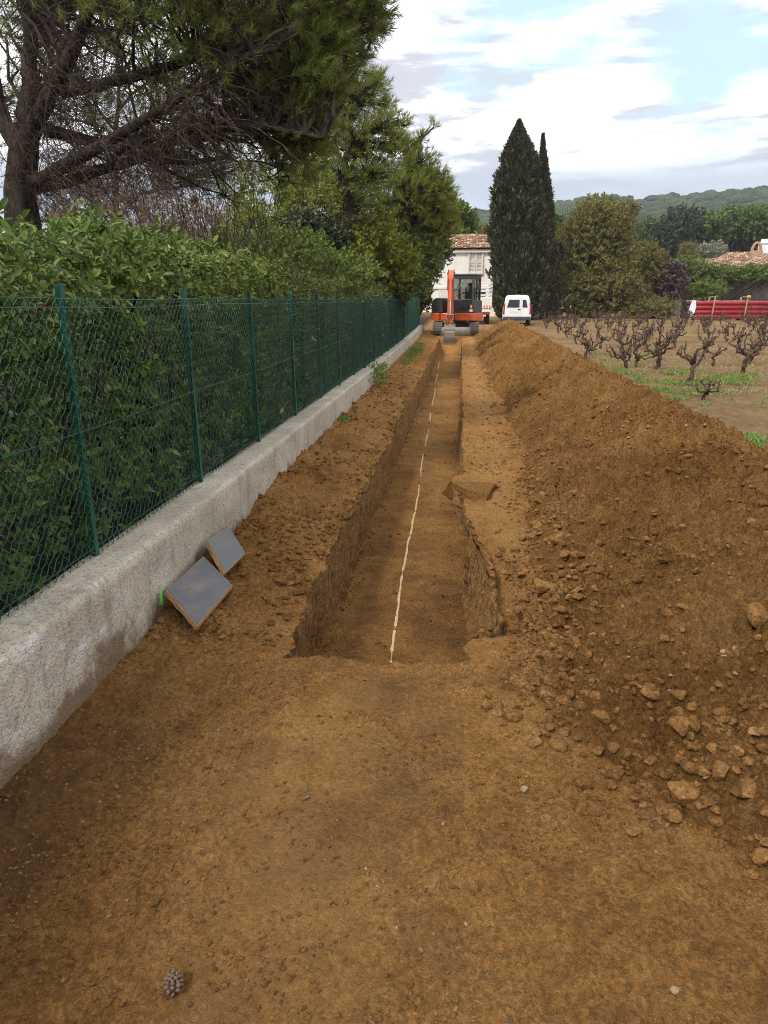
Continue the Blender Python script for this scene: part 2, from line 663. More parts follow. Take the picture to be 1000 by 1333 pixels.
def heap_z(x, y, fine=True):
    z = heap_base(x, y)
    toe, rx, rz, d = heap_parts(x, y)
    s = 1 - np.abs(d)
    m = sst(-.02, .12, s)
    z = z + m * (.070 * n2(x, y, 1.5, 3, 1.) + .06 * n2(x, y, 4.2, 3, 2.))
    # downhill slips and ragged ledges
    rid = 1 - np.abs(n2(x * .6 + y * .5, y * 1.1 - x * .35, 2.6, 4, 6.))
    z = z + m * .11 * (np.clip(rid, 0, 1) ** 3 - .45)
    if fine:
        for sc, amp, sd in ((4.0, .045, 1), (8.0, .048, 5), (17.0, .030, 9), (36., .014, 3)):
            wx = x + .06 * n2(x, y, 5, 2, sd)
            dist, val = worley(wx * sc, y * sc + 3.7, sd)
            pick = sst(.25, .65, val + .35 * n2(x, y, 1.1, 2, sd + 20))
            z = z + m * amp * pick * (np.clip(1 - dist * 1.5, 0, 1) ** .6) - m * amp * .25
        z = z + m * .010 * n2(x, y, 40, 3, 8.)
    return z


def flat_noise(x, y):
    """relief of the trodden soil"""
    near_wall = sst(-1.0, -1.6, x) * sst(4.6, 5.8, y)
    z = .018 * n2(x, y, 1.2, 4, 0.) + .010 * n2(x, y, 6, 4, 3.)
    berm = sst(-.86, -1.15, x) * sst(3.15, 3.6, y) * sst(30, 14, y)
    z = z + .10 * near_wall + .05 * berm * (1 + .8 * n2(x, y, 2.2, 4, 7.)) + .034 * berm * n2(x, y, 7, 4, 17.)
    z = z + .005 * n2(x, y, 26, 3, 18.) + .0028 * n2(x, y, 60, 3, 19.)
    lump = sst(-.55, -1.2, x) + .9 * sst(.2, .6, x) + .25 * sst(1.4, .8, n2(x, y, 1.3, 3, 30.) * 3 + 1.2)
    lump = np.clip(lump, .12, 1)
    for sc, amp, sd in ((9.0, .018, 11), (21.0, .013, 13), (44., .006, 15)):
        dist, val = worley((x + .05 * n2(x, y, 6, 2, sd)) * sc, y * sc, sd)
        z = z + amp * lump * sst(.45, .85, val) * np.clip(1 - dist * 1.5, 0, 1) ** .7
    return z


DEPTH = .60


def wall_left_x(y):
    return -.865 + .03 * n2(y, y * 0, .9, 4, 11.) + .025 * n2(y, y * 0, 5.5, 4, 12.) + .03 * sst(4.2, 3.1, y)


def collapse(y):
    return .175 * sst(3.38, 3.62, y) * sst(6.0, 4.3, y) + .02 * n2(y, y * 0, 5, 3, 14.) * sst(3.3, 3.6, y) * sst(6.2, 5.4, y)


def lip(y):
    return sst(6.2, 6.3, y) * sst(7.1, 6.75, y)


def build_ground():
    ys = np.concatenate([[-60, -20, -8, -4, -2, -1, -.3, .2, .5, .7], np.exp(np.arange(math.log(.85), math.log(34), .0046)),
                         np.exp(np.linspace(math.log(34.3), math.log(170), 70)), [220, 300, 450, 700]])
    nL, nF, nR = 46, 120, 46
    far_l = -np.exp(np.linspace(math.log(400), math.log(1.86), 26))
    left = np.linspace(-1.66, -.90, 100)
    right = np.linspace(.10, 1.35, 130)
    far_r = np.exp(np.linspace(math.log(1.38), math.log(14), 110))
    far_r2 = np.exp(np.linspace(math.log(14.5), math.log(600), 26))
    nrow = len(ys)
    Y = ys[:, None]
    t = None
    # trench cross-section per row
    xl = wall_left_x(ys)
    xb = -.89 + .02 * n2(ys, ys * 0, 1.3, 3, 21.)
    xrt = .08 + .02 * n2(ys, ys * 0, 1.6, 4, 31.) + .018 * n2(ys, ys * 0, 6, 4, 32.) + collapse(ys) - .11 * lip(ys)
    xrb = .06 + .02 * n2(ys, ys * 0, 1.8, 3, 41.) + .34 * sst(5.3, 5.8, ys) * sst(7.1, 6.6, ys) + .07 * collapse(ys) / .21
    def T(x, y):
        e = y_edge(x)
        a = sst(0, .075, y - e)
        return a * sst(30.9, 29.6, y)
    X = []
    Z = []
    kind = []
    def put(x, z, k):
        X.append(np.broadcast_to(x, (nrow,)).copy())
        Z.append(np.broadcast_to(z, (nrow,)).copy())
        kind.append(k)
    for x in far_l:
        put(x, .30, 0)
    for x in left:
        put(x + (xl + .90) * (x + 1.66) / .76, 0, 1)
    for u in np.linspace(0, 1, nL + 1)[1:]:
        xx = xl + (xb - xl) * (u ** 1.3)
        put(xx, -DEPTH * u * T(xx, ys), 2)
    for u in np.linspace(0, 1, nF + 1)[1:]:
        xx = xb + (xrb - xb) * u
        put(xx, -DEPTH * T(xx, ys), 3)
    for u in np.linspace(0, 1, nR + 1)[1:]:
        cav = .62 * collapse(ys) * np.sin(pi * u ** .8)
        xx = xrb + (xrt - xrb) * (u ** 1.4) * 1.0 + cav
        # the lip hangs over the hollow: the wall stays back, then steps out at the very top
        xx = np.where((ys > 5.2) & (ys < 7.1), xrb + (xrt - xrb) * sst(.66, .84, np.full(nrow, u)), xx)
        put(xx, -DEPTH * (1 - u) * T(xx, ys), 4)
    for x in right:
        put(x + (xrt - .10) * (1.35 - x) / 1.25, 0, 5)
    for x in np.concatenate([far_r, far_r2]):
        put(x, 0, 6)
    X = np.stack(X, 1)
    Z = np.stack(Z, 1)
    kind = np.array(kind)
    Yg = np.broadcast_to(Y, X.shape).copy()
    Z += terr(Yg)
    tr = T(X, Yg)
    # scale the rows of the wall columns back to flat outside the trench happens through T
    fl = (kind == 1) | (kind == 5) | (kind == 6)
    x_, y_ = X[:, fl], Yg[:, fl]
    fz = flat_noise(x_, y_)
    far_fade = sst(3.0, 4.5, x_)
    fz = fz * (1 - far_fade) + far_fade * (.05 * n2(x_, y_, .5, 4, 50.) + .03 * n2(x_, y_, 2.0, 3, 51.)) * sst(130, 60, y_)
    # dip towards the trench edges so they are broken, not ruled
    Z[:, fl] += fz
    md = (kind >= 2) & (kind <= 4)
    x_, y_ = X[:, md], Yg[:, md]
    onflat = flat_noise(x_, y_) * (1 - tr[:, md])
    Z[:, md] += onflat
    # collapsed bowl: lower the rim
    rim = (kind == 5)
    dx = X[:, rim] - xrt[:, None]
    Z[:, rim] -= .16 * np.exp(-(dx / .13) ** 2) * (collapse(ys) / .25)[:, None]
    Z[:, rim] += .045 * np.exp(-(dx / .30) ** 2) * lip(ys)[:, None]
    e1 = kind == 1
    dx = X[:, e1] - xl[:, None]
    Z[:, e1] -= (.04 + .05 * n2(Yg[:, e1], X[:, e1], 3.0, 3, 60.)) * np.exp(-(dx / .09) ** 2) * T(X[:, e1], Yg[:, e1])
    P = np.stack([X, Yg, Z], -1)
    # rough cut faces: push along the normal
    dU = np.gradient(P, axis=1)
    dV = np.gradient(P, axis=0)
    Nn = np.cross(dU, dV)
    Nn /= np.linalg.norm(Nn, axis=2, keepdims=True) + 1e-12
    q = P[:, md].reshape(-1, 3)
    ax = np.array([1, 1, .55])
    am = .035 * fbm(q * ax * 3.2, 4) + .022 * fbm(q * np.array([1, 1, .35]) * 13, 4) + .010 * fbm(q * 34, 3)
    steep = sst(.9, .5, np.abs(Nn[:, md, 2])).reshape(-1)
    am = am * (steep * .85 + .15) + .008 * (1 - steep) * fbm(q * 7, 4)
    P[:, md] += Nn[:, md] * (am.reshape(P[:, md].shape[:2]) * tr[:, md])[..., None]
    # attributes
    field = np.where(kind[None] == 6, sst(2.2, 3.4, X), 0) * np.ones_like(X)
    field = np.maximum(field, sst(33, 36, Yg) * .6)
    moist_dark = np.clip(sst(-.98, -1.45, X) * sst(3.4, 2.0, Yg) * .9 + sst(.25, .7, n2(X, Yg, 2.4, 4, 70.)) * .35  # shadow zone along the wall put into the colour; random damp patches
                    + np.where(kind[None] == 3, .35 * sst(.0, .5, n2(X, Yg, 3.0, 4, 71.) + .2) + .4 * sst(3.9, 4.6, Yg) * sst(6.2, 5.2, Yg) * sst(-.5, .1, X), 0), 0, 1)  # trench floor darker at random and beside the collapsed bowl
    cxp = -.42 + .10 * n2(Yg, Yg * 0, .6, 2, 81.)
    track = np.exp(-((X - cxp) / .30) ** 2) * sst(3.1, 2.6, Yg) * .9
    track = track + .8 * np.where(kind[None] == 5, np.exp(-((X - .42) / .16) ** 2), 0) * sst(2.6, 3.4, Yg)
    track = np.clip(track + .35 * np.where(kind[None] == 3, 1, 0) * sst(6, 11, Yg), 0, 1) * (.65 + .6 * n2(X, Yg, 3.2, 3, 82.))
    litter = np.where(kind[None] == 0, 1., 0.) * np.ones_like(X) * sst(60, 40, Yg)
    mb = MB().grid(P)
    o = mb.build('ground', M['ground'], None, True, dict(field=field, moist_dark=moist_dark, track=np.clip(track, 0, 1), litter=litter))
    tag(o, kind='structure')
    # lime line along the trench floor
    sel = kind == 3
    return P[:, sel]


FLOOR = build_ground()


def heap():
    ys = np.exp(np.arange(math.log(.75), math.log(32.6), .0046))
    us = np.linspace(-1.10, 1.12, 400)
    toe, rx, rz, d = heap_parts(np.full(len(ys), 0.), ys)
    X = np.where(us[None] < 0, rx[:, None] + us[None] * (rx - toe)[:, None], rx[:, None] + us[None] * 1.3)
    Y = np.broadcast_to(ys[:, None], X.shape)
    Z = heap_z(X, Y)
    s = 1 - np.abs(us)
    Z = np.where(s[None] < 0, terr(Y) + s[None] * 1.2 - .02, Z)
    # shove lumps sideways as well, so that ledges overhang a little
    X = X + .02 * n2(X, Y, 14, 3, 90.) * sst(.02, .1, s)[None]
    o = MB().grid(np.stack([X, Y, Z], -1)).build('soil_heap', M['heap'], None, True)
    tag(o, 'long loose brown heap of dug soil along the right side of the trench', 'soil heap')


heap()


def surf_z(x, y):
    x, y = np.asarray(x, float), np.asarray(y, float)
    toe, rx, rz, d = heap_parts(x, y)
    onheap = (1 - np.abs(d)) > 0
    return np.where(onheap, np.maximum(heap_z(x, y), terr(y) + flat_noise(x, y)), terr(y) + flat_noise(x, y))


# ------------------------------------------------------------------ lime line
def lime_line():
    nrow = FLOOR.shape[0]
    ysr = FLOOR[:, 0, 1]
    root = thing('chalk_line', 'broken white chalk line drawn lengthwise on the trench floor', 'marking', (0, 0, 0))
    seg = [(4.2, 9.0, .021), (9.4, 10.9, .020), (11.5, 13.1, .026), (14.1, 15.1, .028), (16.2, 19.5, .030), (20.5, 23, .034), (24, 27.5, .036)]
    for a, b, hw in seg:
        ix = np.where((ysr > a) & (ysr < b))[0]
        rows = []
        for k, i in enumerate(ix):
            yy = ysr[i]
            cx_ = -.415 - .0145 * (yy - 5) - .010 * math.sin(yy * 1.3) + .009 * float(n2(np.array([yy]), np.array([4.]), 2.2, 4, 23.)[0])
            w_ = hw * .45 * (1 + .45 * float(n2(np.array([yy]), np.array([0.]), 9, 3, 3.)[0])) 
            if float(n2(np.array([yy]), np.array([0.]), 3.3, 3, 13.)[0]) > .42:
                w_ *= .3
            pts = []
            for s_ in (-1, -.4, .4, 1):
                x = cx_ + s_ * w_
                z = np.interp(x, FLOOR[i, :, 0], FLOOR[i, :, 2])
                pts.append((x, yy, z + (.006 if abs(s_) < 1 else .0035)))
            rows.append(pts)
        MB().grid(np.array(rows)).build('dash', M['lime'], root, True)


lime_line()

# ------------------------------------------------------------------ rocks
def ico(sub):
    b = bmesh.new()
    bmesh.ops.create_icosphere(b, subdivisions=sub, radius=1)
    b.verts.index_update()
    v = np.array([x.co[:] for x in b.verts])
    f = np.array([[x.index for x in q.verts] for q in b.faces])
    b.free()
    return v, f


ICO = {k: ico(k) for k in (1, 2, 3, 4)}


def rock_v(sub, seed, cuts=15, rough=.06, round_=.0):
    r = np.random.default_rng(seed)
    v, f = ICO[sub]
    v = v.copy()
    for _ in range(cuts):
        n = r.normal(size=3)
        n /= np.linalg.norm(n)
        d = r.uniform(.45, .84)
        k = v @ n - d
        v -= np.where(k > 0, k, 0)[:, None] * n
    if rough:
        v *= 1 + rough * fbm(v * 2.1 + seed * 3.1, 4)[:, None]
    return v, f


def rock(name, label, cat, loc, size, seed, m, rz=0., sub=4, group=None, sink=.25, tilt=0.):
    v, f = rock_v(sub, seed)
    v = v * (np.asarray(size) / 2)
    c, s = math.cos(tilt), math.sin(tilt)
    v = v @ np.array([[c, 0, s], [0, 1, 0], [-s, 0, c]]).T
    o = MB().add(v, f).build(name, m, None, True)
    o.location = (loc[0], loc[1], float(surf_z(loc[0], loc[1])) + size[2] * (.5 - sink))
    o.rotation_euler = (0, 0, rz)
    return tag(o, label, cat, group)


def gpos(px, py, zguess=0.):
    p = onz(px, py, zguess)
    for _ in range(6):
        z = float(surf_z(p[0], p[1]))
        p = p * .4 + onz(px, py, z) * .6
    return p


rock('flat_stone', 'flat tan stone slab lying alone on the path beside the trench', 'stone', gpos(707, 776), (.22, .17, .12), 5, M['clod'], .3, sink=.12)
slab_ = rock('earth_lump', 'flat lump of earth overhanging the right edge of the trench halfway along', 'earth lump', (.14, 6.45), (.74, .95, .34), 77, M['heap'], .25)
slab_.location.z = -.015
rock('boulder', 'big angular brown boulder at the foot of the heap above a cluster of clods', 'boulder', gpos(886, 1042), (.13, .12, .12), 8, M['clod'], .5)
rock('boulder', 'large clod at the right picture edge at the lowest corner of the heap', 'boulder', gpos(993, 1125), (.085, .09, .085), 13, M['clod'], 1.)
rock('boulder', 'half buried angular stone in the middle of the heap face', 'boulder', gpos(888, 946, .3), (.11, .10, .08), 21, M['clod'], 2.)
rock('boulder', 'rounded brown boulder high on the heap by the right picture edge', 'boulder', gpos(985, 812, .5), (.13, .12, .12), 34, M['clod'], .9)
rock('white_stone', 'small pale stone lying alone on the soil in front of the heap', 'stone', gpos(683, 1030), (.040, .034, .026), 41, M['stone'])
rock('stone', 'flattish brown stone half sunk in the path left of the boulder', 'stone', gpos(822, 1084), (.065, .05, .025), 43, M['clod'])
rock('stone', 'flat brown stone just below the clod cluster beside the path', 'stone', gpos(697, 968), (.085, .07, .045), 44, M['clod'])
rock('stone', 'pale grey stone leaning against the flat slab', 'stone', gpos(741, 768), (.055, .05, .05), 45, M['palestone'])
rock('stone', 'egg shaped pale pebble alone on bare soil near the bottom right', 'stone', gpos(881, 1293), (.036, .028, .024), 46, M['stone'])

# clods gathered along the toe of the heap: counted individually
proto = [MB().add(*rock_v(3, 100 + k, 8, .08)).build('clod', M['clod'], None, False) for k in range(10)]
for p in proto:
    tag(p, 'brown clod in the row of loose clods along the foot of the heap', 'clod', 'loose clods along the foot of the soil heap')
n_clod = 0
CL = []
for k in range(3000):
    if len(CL) >= 240:
        break
    y = 1.85 + 4.6 * rng.random() ** 1.6
    toe = float(np.interp(y, TOE_Y, TOE_X)) + .07 * float(n2(np.array([y]), np.array([0.]), .9, 3, 2.)[0])
    dens = .35 + .65 * float(sst(-.1, .3, n2(np.array([y]), np.array([3.]), 1.6, 2, 5.))[0])
    if rng.random() > dens:
        continue
    x = toe + rng.normal() * .06 + .06 + .10 * rng.random()
    s = .012 + .034 * rng.random() ** 2.4
    if all((x - a) ** 2 + (y - b) ** 2 > ((s + c) * .85) ** 2 for a, b, c in CL):
        CL.append((x, y, s))
for k, (x, y, s) in enumerate(CL):
    o = proto[k] if k < 10 else proto[k % 10].copy()
    if k >= 10:
        COL.objects.link(o)
    o.location = (x, y, float(surf_z(x, y)) + s * .45)
    o.scale = (s * rng.uniform(.8, 1.3), s * rng.uniform(.8, 1.2), s * rng.uniform(.6, 1.))
    o.rotation_euler = (rng.uniform(-.5, .5), rng.uniform(-.5, .5), rng.uniform(0, 6))


def scatter(name, n, sampler, smin, smax, m, pw=3., sub=1, seeds=14, sink=.35):
    mb = MB()
    xs, ys = sampler(n)
    n = len(xs)
    zs = surf_z(xs, ys)
    s = smin + (smax - smin) * rng.random(n) ** pw
    a = rng.random(n) * 2 * pi
    for k in range(seeds):
        v, f = rock_v(sub, 300 + k, 6, .1)
        ix = np.where(np.arange(n) % seeds == k)[0]
        if not len(ix):
            continue
        sc = s[ix][:, None] * np.stack([rng.uniform(.7, 1.3, len(ix)), rng.uniform(.7, 1.3, len(ix)), rng.uniform(.5, .9, len(ix))], 1)
        q = v[None] * sc[:, None]
        c, sn = np.cos(a[ix])[:, None], np.sin(a[ix])[:, None]
        q = np.stack([q[..., 0] * c - q[..., 1] * sn, q[..., 0] * sn + q[..., 1] * c, q[..., 2]], -1)
        q += np.stack([xs[ix], ys[ix], zs[ix] + sc[:, 2] * (1 - 2 * sink)], 1)[:, None]
        ff = f[None] + (np.arange(len(ix)) * len(v))[:, None, None]
        mb.add(q, ff.reshape(-1, 3))
    o = mb.build(name, m, None, False)
    return tag(o, kind='stuff')


def heap_sampler(n):
    y = 1.3 * np.exp(rng.random(n) * math.log(24))
    toe, rx, rz, d = heap_parts(y * 0, y)
    u = rng.random(n) ** .8
    x = rx - (rx - toe) * (1.02 - 1.15 * (1 - u) ** 0.9 * 0 - u * 1.15 + .0)
    keep = n2(x, y, 1.7, 3, 33.) + rng.normal(size=n) * .25 > -.1
    return x[keep], y[keep]


def toe_sampler(n):
    y = 1.7 * np.exp(rng.random(n) * math.log(16))
    toe, rx, rz, d = heap_parts(y * 0, y)
    x = toe + .06 + rng.normal(size=n) * .13
    keep = n2(x, y, 2.2, 2, 35.) + rng.normal(size=n) * .3 > .0
    return x[keep], y[keep]


def flat_sampler(n):
    y = .95 * np.exp(rng.random(n) * math.log(6))
    x = rng.uniform(-1.6, 1.1, n)
    keep = (n2(x, y, 2.6, 3, 37.) + sst(-.6, -1.3, x) * .4 + rng.normal(size=n) * .35 > .05)
    keep &= ~((y > 3.08) & (x > -.95) & (x < .42))
    return x[keep], y[keep]


def path_sampler(n):
    y = 3.1 * np.exp(rng.random(n) * math.log(8))
    x = rng.uniform(.12, .75, n)
    keep = (n2(x, y, 2.0, 3, 43.) + rng.normal(size=n) * .3 > -.05) & ((x > .34) | (y > 6.6))
    return x[keep], y[keep]


def berm_sampler(n):
    y = 3.2 * np.exp(rng.random(n) * math.log(6))
    x = rng.uniform(-1.6, -.88, n)
    keep = n2(x, y, 2.0, 3, 39.) + rng.normal(size=n) * .3 > 0
    return x[keep], y[keep]


scatter('heap_crumbs', 26000, heap_sampler, .003, .028, M['clod'], 4.8, 2)
scatter('toe_crumbs', 7000, toe_sampler, .005, .035, M['clod'], 3., 2)
scatter('soil_crumbs', 42000, flat_sampler, .0012, .011, M['clod'], 3.5, 1)
scatter('berm_crumbs', 9000, berm_sampler, .003, .030, M['clod'], 4., 2)
scatter('path_crumbs', 6000, path_sampler, .003, .022, M['clod'], 4., 2)
scatter('pale_pebbles', 420, lambda n: flat_sampler(n), .002, .007, M['stone'], 3., 2)
scatter('heap_pebbles', 500, lambda n: heap_sampler(n), .004, .018, M['stone'], 3., 2)

# trench-floor crumbs
def floor_crumbs():
    mb = MB()
    n = 5000
    i = rng.integers(0, FLOOR.shape[0], n)
    yy = FLOOR[i, 0, 1]
    k = rng.random(n)
    k = np.where(rng.random(n) < .55, np.where(rng.random(n) < .5, k * .12, 1 - k * .12), k)
    j = np.clip((k * FLOOR.shape[1]).astype(int), 0, FLOOR.shape[1] - 1)
    p = FLOOR[i, j]
    ok = (yy > 3.3) & (yy < 24)
    p = p[ok]
    v, f = rock_v(1, 500, 6, .1)
    s = .003 + .020 * rng.random(len(p)) ** 4
    q = v[None] * s[:, None, None] * rng.uniform(.7, 1.3, (len(p), 1, 3)) + p[:, None]
    mb.add(q, (f[None] + (np.arange(len(p)) * len(v))[:, None, None]).reshape(-1, 3))
    tag(mb.build('trench_crumbs', M['clod']), kind='stuff')


floor_crumbs()

# twigs and pine needles lying on the soil
def litter():
    mb = MB()
    n = 170
    xs, ys = rng.uniform(-1.5, 1.0, n), .95 + 2.2 * rng.random(n) ** 1.2
    a = rng.random(n) * 2 * pi
    L = .03 + .09 * rng.random(n) ** 2
    K = 5
    t = np.linspace(-.5, .5, K)
    px = xs[:, None] + np.cos(a)[:, None] * t * L[:, None] + rng.normal(size=(n, 1)) * .01 * (t * 2) ** 2
    py = ys[:, None] + np.sin(a)[:, None] * t * L[:, None] + rng.normal(size=(n, 1)) * .01 * (t * 2) ** 2
    pz = surf_z(px, py) + .003
    r = np.where(rng.random(n) < .1, .0022, .0008)
    mb.tubes(np.stack([px, py, pz], -1), np.broadcast_to(r[:, None], (n, K)), 4)
    tag(mb.build('fallen_twigs', M['redtwig']), kind='stuff')
    mb = MB()
    n = 60
    xs, ys = rng.uniform(-1.5, .9, n), 1.0 + 2.0 * rng.random(n)
    P = np.stack([xs, ys, surf_z(xs, ys) + .004], 1)
    D = unit(n)
    D[:, 2] *= .2
    mb.leaves(P, D, np.array([0, 0, 1]) + .3 * unit(n), .015 + .02 * rng.random(n), .008 + .006 * rng.random(n), .4)
    tag(mb.build('dead_leaves', M['redtwig']), kind='stuff')


litter()


def pine_cone():
    p = gpos(227, 1287)
    o = thing('pine_cone', 'pine cone lying on the bare soil at the bottom left', 'pine cone', (p[0], p[1], float(surf_z(p[0], p[1])) + .022), .3)
    core = MB()
    v, f = ICO[2]
    core.add(v * np.array([.018, .028, .018]), f)
    core.build('core', M['bark'], o, True)
    mb = MB()
    k = 0
    for j in range(9):
        t = -1 + 2 * (j + .5) / 9
        rr = .019 * math.sqrt(max(.05, 1 - t * t)) + .002
        m = max(4, int(9 * rr / .021))
        for i in range(m):
            a = 2 * pi * (i + .5 * (j % 2)) / m
            v, f = rock_v(2, 700 + k, 5, .0)
            k += 1
            c = np.array([math.cos(a) * rr, t * .028, math.sin(a) * rr])
            mb.add(v * np.array([.0062, .0058, .0058]) + c, f)
    mb.build('scale', mat('cone_scale', (.12, .075, .047), .8), o, True)


pine_cone()

# ================================================================== CONCRETE WALL
def swept_wall(y0, y1, xf, zt, th):
    prof = [(xf + .015, -.35)] + [(xf, z) for z in np.linspace(-.28, zt - .03, 30)] + [(xf - .008, zt - .010), (xf - .022, zt)] \
        + [(x, zt) for x in np.linspace(xf - .035, xf - th + .03, 8)] + [(xf - th + .02, zt - .006), (xf - th, zt - .03), (xf - th, -.3)]
    prof = np.array(prof)
    ys = np.arange(y0, y1, .05) if y0 < 1 else None
    ys = [y0]
    while ys[-1] < y1:
        ys.append(ys[-1] + max(.02, .008 * max(ys[-1], 0)))
    ys[-1] = y1
    ys = np.array(ys)
    P = np.zeros((len(ys), len(prof), 3))
    P[..., 0] = prof[:, 0]
    P[..., 1] = ys[:, None]
    P[..., 2] = prof[:, 1] + terr(ys)[:, None]
    q = P.reshape(-1, 3)
    d = (.012 * fbm(q * 2.2, 4) + .006 * fbm(q * 14, 3)).reshape(P.shape[:2])
    top = sst(zt - .03, zt, prof[:, 1])
    P[..., 0] += d * (1 - top)
    P[..., 2] += d * top * .9
    mb = MB().grid(P)
    for i in (0, -1):
        idx = np.arange(len(prof))
        mb.add(P[i], [idx if i else idx[::-1]])
    return mb


wl = swept_wall(-1.2, 13.6, -1.60, .46, .26).build('concrete_wall', M['concrete'], None, True)
tag(wl, 'low rough concrete wall under the green fence, near stretch with white blooms', 'wall')
wl2 = swept_wall(13.66, 33.0, -1.66, .43, .22).build('concrete_wall', M['concrete'], None, True)
tag(wl2, 'far paler stretch of low concrete wall set back beyond the weedy joint', 'wall')


def spray():
    mb = MB()
    pts = [at(190, y, 3.4) for y in (788, 794, 800, 807)]
    for k in range(26):
        y = 3.44 + rng.normal() * .008
        z = .155 + rng.uniform(-.045, .045)
        r = rng.uniform(.004, .010)
        n = 8
        a = np.arange(n) * 2 * pi / n
        rr = r * rng.uniform(.6, 1.2, n)
        mb.add(np.stack([np.full(n, -1.578 + .0006 * k), y + np.cos(a) * rr * .8, z + np.sin(a) * rr * 1.3], 1), [np.arange(n)])
    mb.build('paint_mark', M['neon'], wl)


spray()

# ================================================================== FENCE
FX, FTOP = -1.79, 1.72


def fence():
    root = thing('mesh_fence', 'long green wire mesh fence with metal posts on the low wall', 'fence', (0, 0, 0))
    for k in range(21):
        y = 3.22 + 1.52 * (k - 2) if k > 1 else [.18, 1.70][k]
        zb = .44 + float(terr(np.array([y]))[0])
        mb = MB()
        # T-section post: web and flange, with small wire hooks
        lean = rng.normal() * .006
        lx = -.015
        Mx = np.array([[1, 0, lx], [0, 1, lean], [0, 0, 1]])
        zt_ = FTOP + .05 + float(terr(np.array([y]))[0]) * .3
        h = zt_ - zb
        mb.box((0, 0, h / 2), (.006, .036, h), Mx, .0015, 1)
        mb.box((-.018, 0, h / 2), (.034, .006, h - .004), Mx, .0015, 1)
        for z in np.linspace(.1, h - .12, 7):
            mb.box((.006 + lx * z, .016 + lean * z, z), (.008, .008, .02))
        mb.move((FX, y, zb))
        mb.build('post', M['fence'], root)
    # chain-link: interlocking zigzag wires
    mb = MB()
    pit, stp = .030, .030
    y = -.6
    cols = []
    while y < 32.6:
        cols.append(y)
        y += pit if y < 9 else (pit * 1.0)
    cols = np.array(cols)
    K = int(1.25 / stp)
    z = np.linspace(0, 1, K)
    zz = .475 + z[None] * (FTOP - .49) + terr(cols)[:, None] * (1 - .7 * z[None])
    sgn = np.where(np.arange(K) % 2 == 0, 1, -1)
    yy = cols[:, None] + sgn[None] * pit * .53 * np.where(np.arange(len(cols)) % 2 == 0, 1, -1)[:, None]
    sag = .014 * n2(yy, zz, .9, 3, 7.)
    yy = yy + .010 * n2(yy, zz, 1.4, 2, 8.)
    xx = FX + .006 + .004 * np.where(np.arange(K) % 2 == 0, 1, -1)[None] + sag
    P = np.stack([np.broadcast_to(xx, yy.shape), yy, np.broadcast_to(zz, yy.shape)], -1)
    mb.tubes(P, np.full(P.shape[:2], .0027), 3)
    mb.build('wire_mesh', M['wire'], root)
    for z0 in (.52, 1.10, FTOP - .055, FTOP - .015):
        ys = np.linspace(-.6, 32.6, 120)
        zz = z0 + .006 * np.sin(ys * 2.1 + z0 * 9) + terr(ys) * (1 - .7 * (z0 - .47) / 1.25)
        P = np.stack([np.full(120, FX + .011), ys, zz], 1)[None]
        MB().tubes(P, np.full((1, 120), .0022), 5).build('tension_wire', M['fence'], root)


fence()

# ================================================================== BOARDS
def board(name, label, corner_px, Y, th=.03):
    """panel leaning on the wall; the corners are its real positions"""
    c = [np.asarray(q, float) for q in corner_px]
    u, v = c[1] - c[0], c[3] - c[0]
    n = np.cross(u, v)
    n /= np.linalg.norm(n)
    if n[0] < 0:
        n = -n
    o = thing(name, label, 'board', tuple(c[3]))
    def slab(a0, a1, ins):
        e = [np.array(q) - c[3] for q in c]
        m = sum(e) / 4
        e = [m + (q - m) * (1 - ins) for q in e]
        mb = MB()
        mb.add([q + n * a0 for q in e] + [q + n * a1 for q in e],
               np.array([[0, 3, 2, 1], [4, 5, 6, 7], [0, 1, 5, 4], [1, 2, 6, 5], [2, 3, 7, 6], [3, 0, 4, 7]]))
        return mb
    slab(-th, -.002, 0).build('core', M['ply'], o)
    slab(-.002, .0015, .03).build('face', M['film'], o)
    mb = MB()                                   # frayed edge layers
    for k in range(5):
        a, b = c[0] - c[3], c[3] - c[3]
        off = -th * (k + .5) / 5.2
        p = [a + (b - a) * t + n * off + (a - b) / np.linalg.norm(a - b) * 0 + rng.normal(size=3) * .0025 for t in np.linspace(0, 1, 9)]
        mb.tubes(np.array([p]), np.full((1, 9), .0035), 4)
    mb.build('frayed_edge', M['ply'], o)


def lean_pts(y0, y1, y2, y3, xt, zt_, xb, zb):
    return None




board('shutter_board', 'larger dark grey film faced board with torn wooden edge against the wall', [
    (-1.557, 3.487, .173), (-1.534, 4.010, .185), (-1.277, 3.764, .104), (-1.300, 3.240, .091)], 0)
board('shutter_board', 'smaller scuffed grey board leaning on the wall behind the larger one', [
    (-1.54, 4.112, .253), (-1.545, 4.56, .20), (-1.36, 4.311, .101), (-1.34, 3.839, .146)], 0, .03)

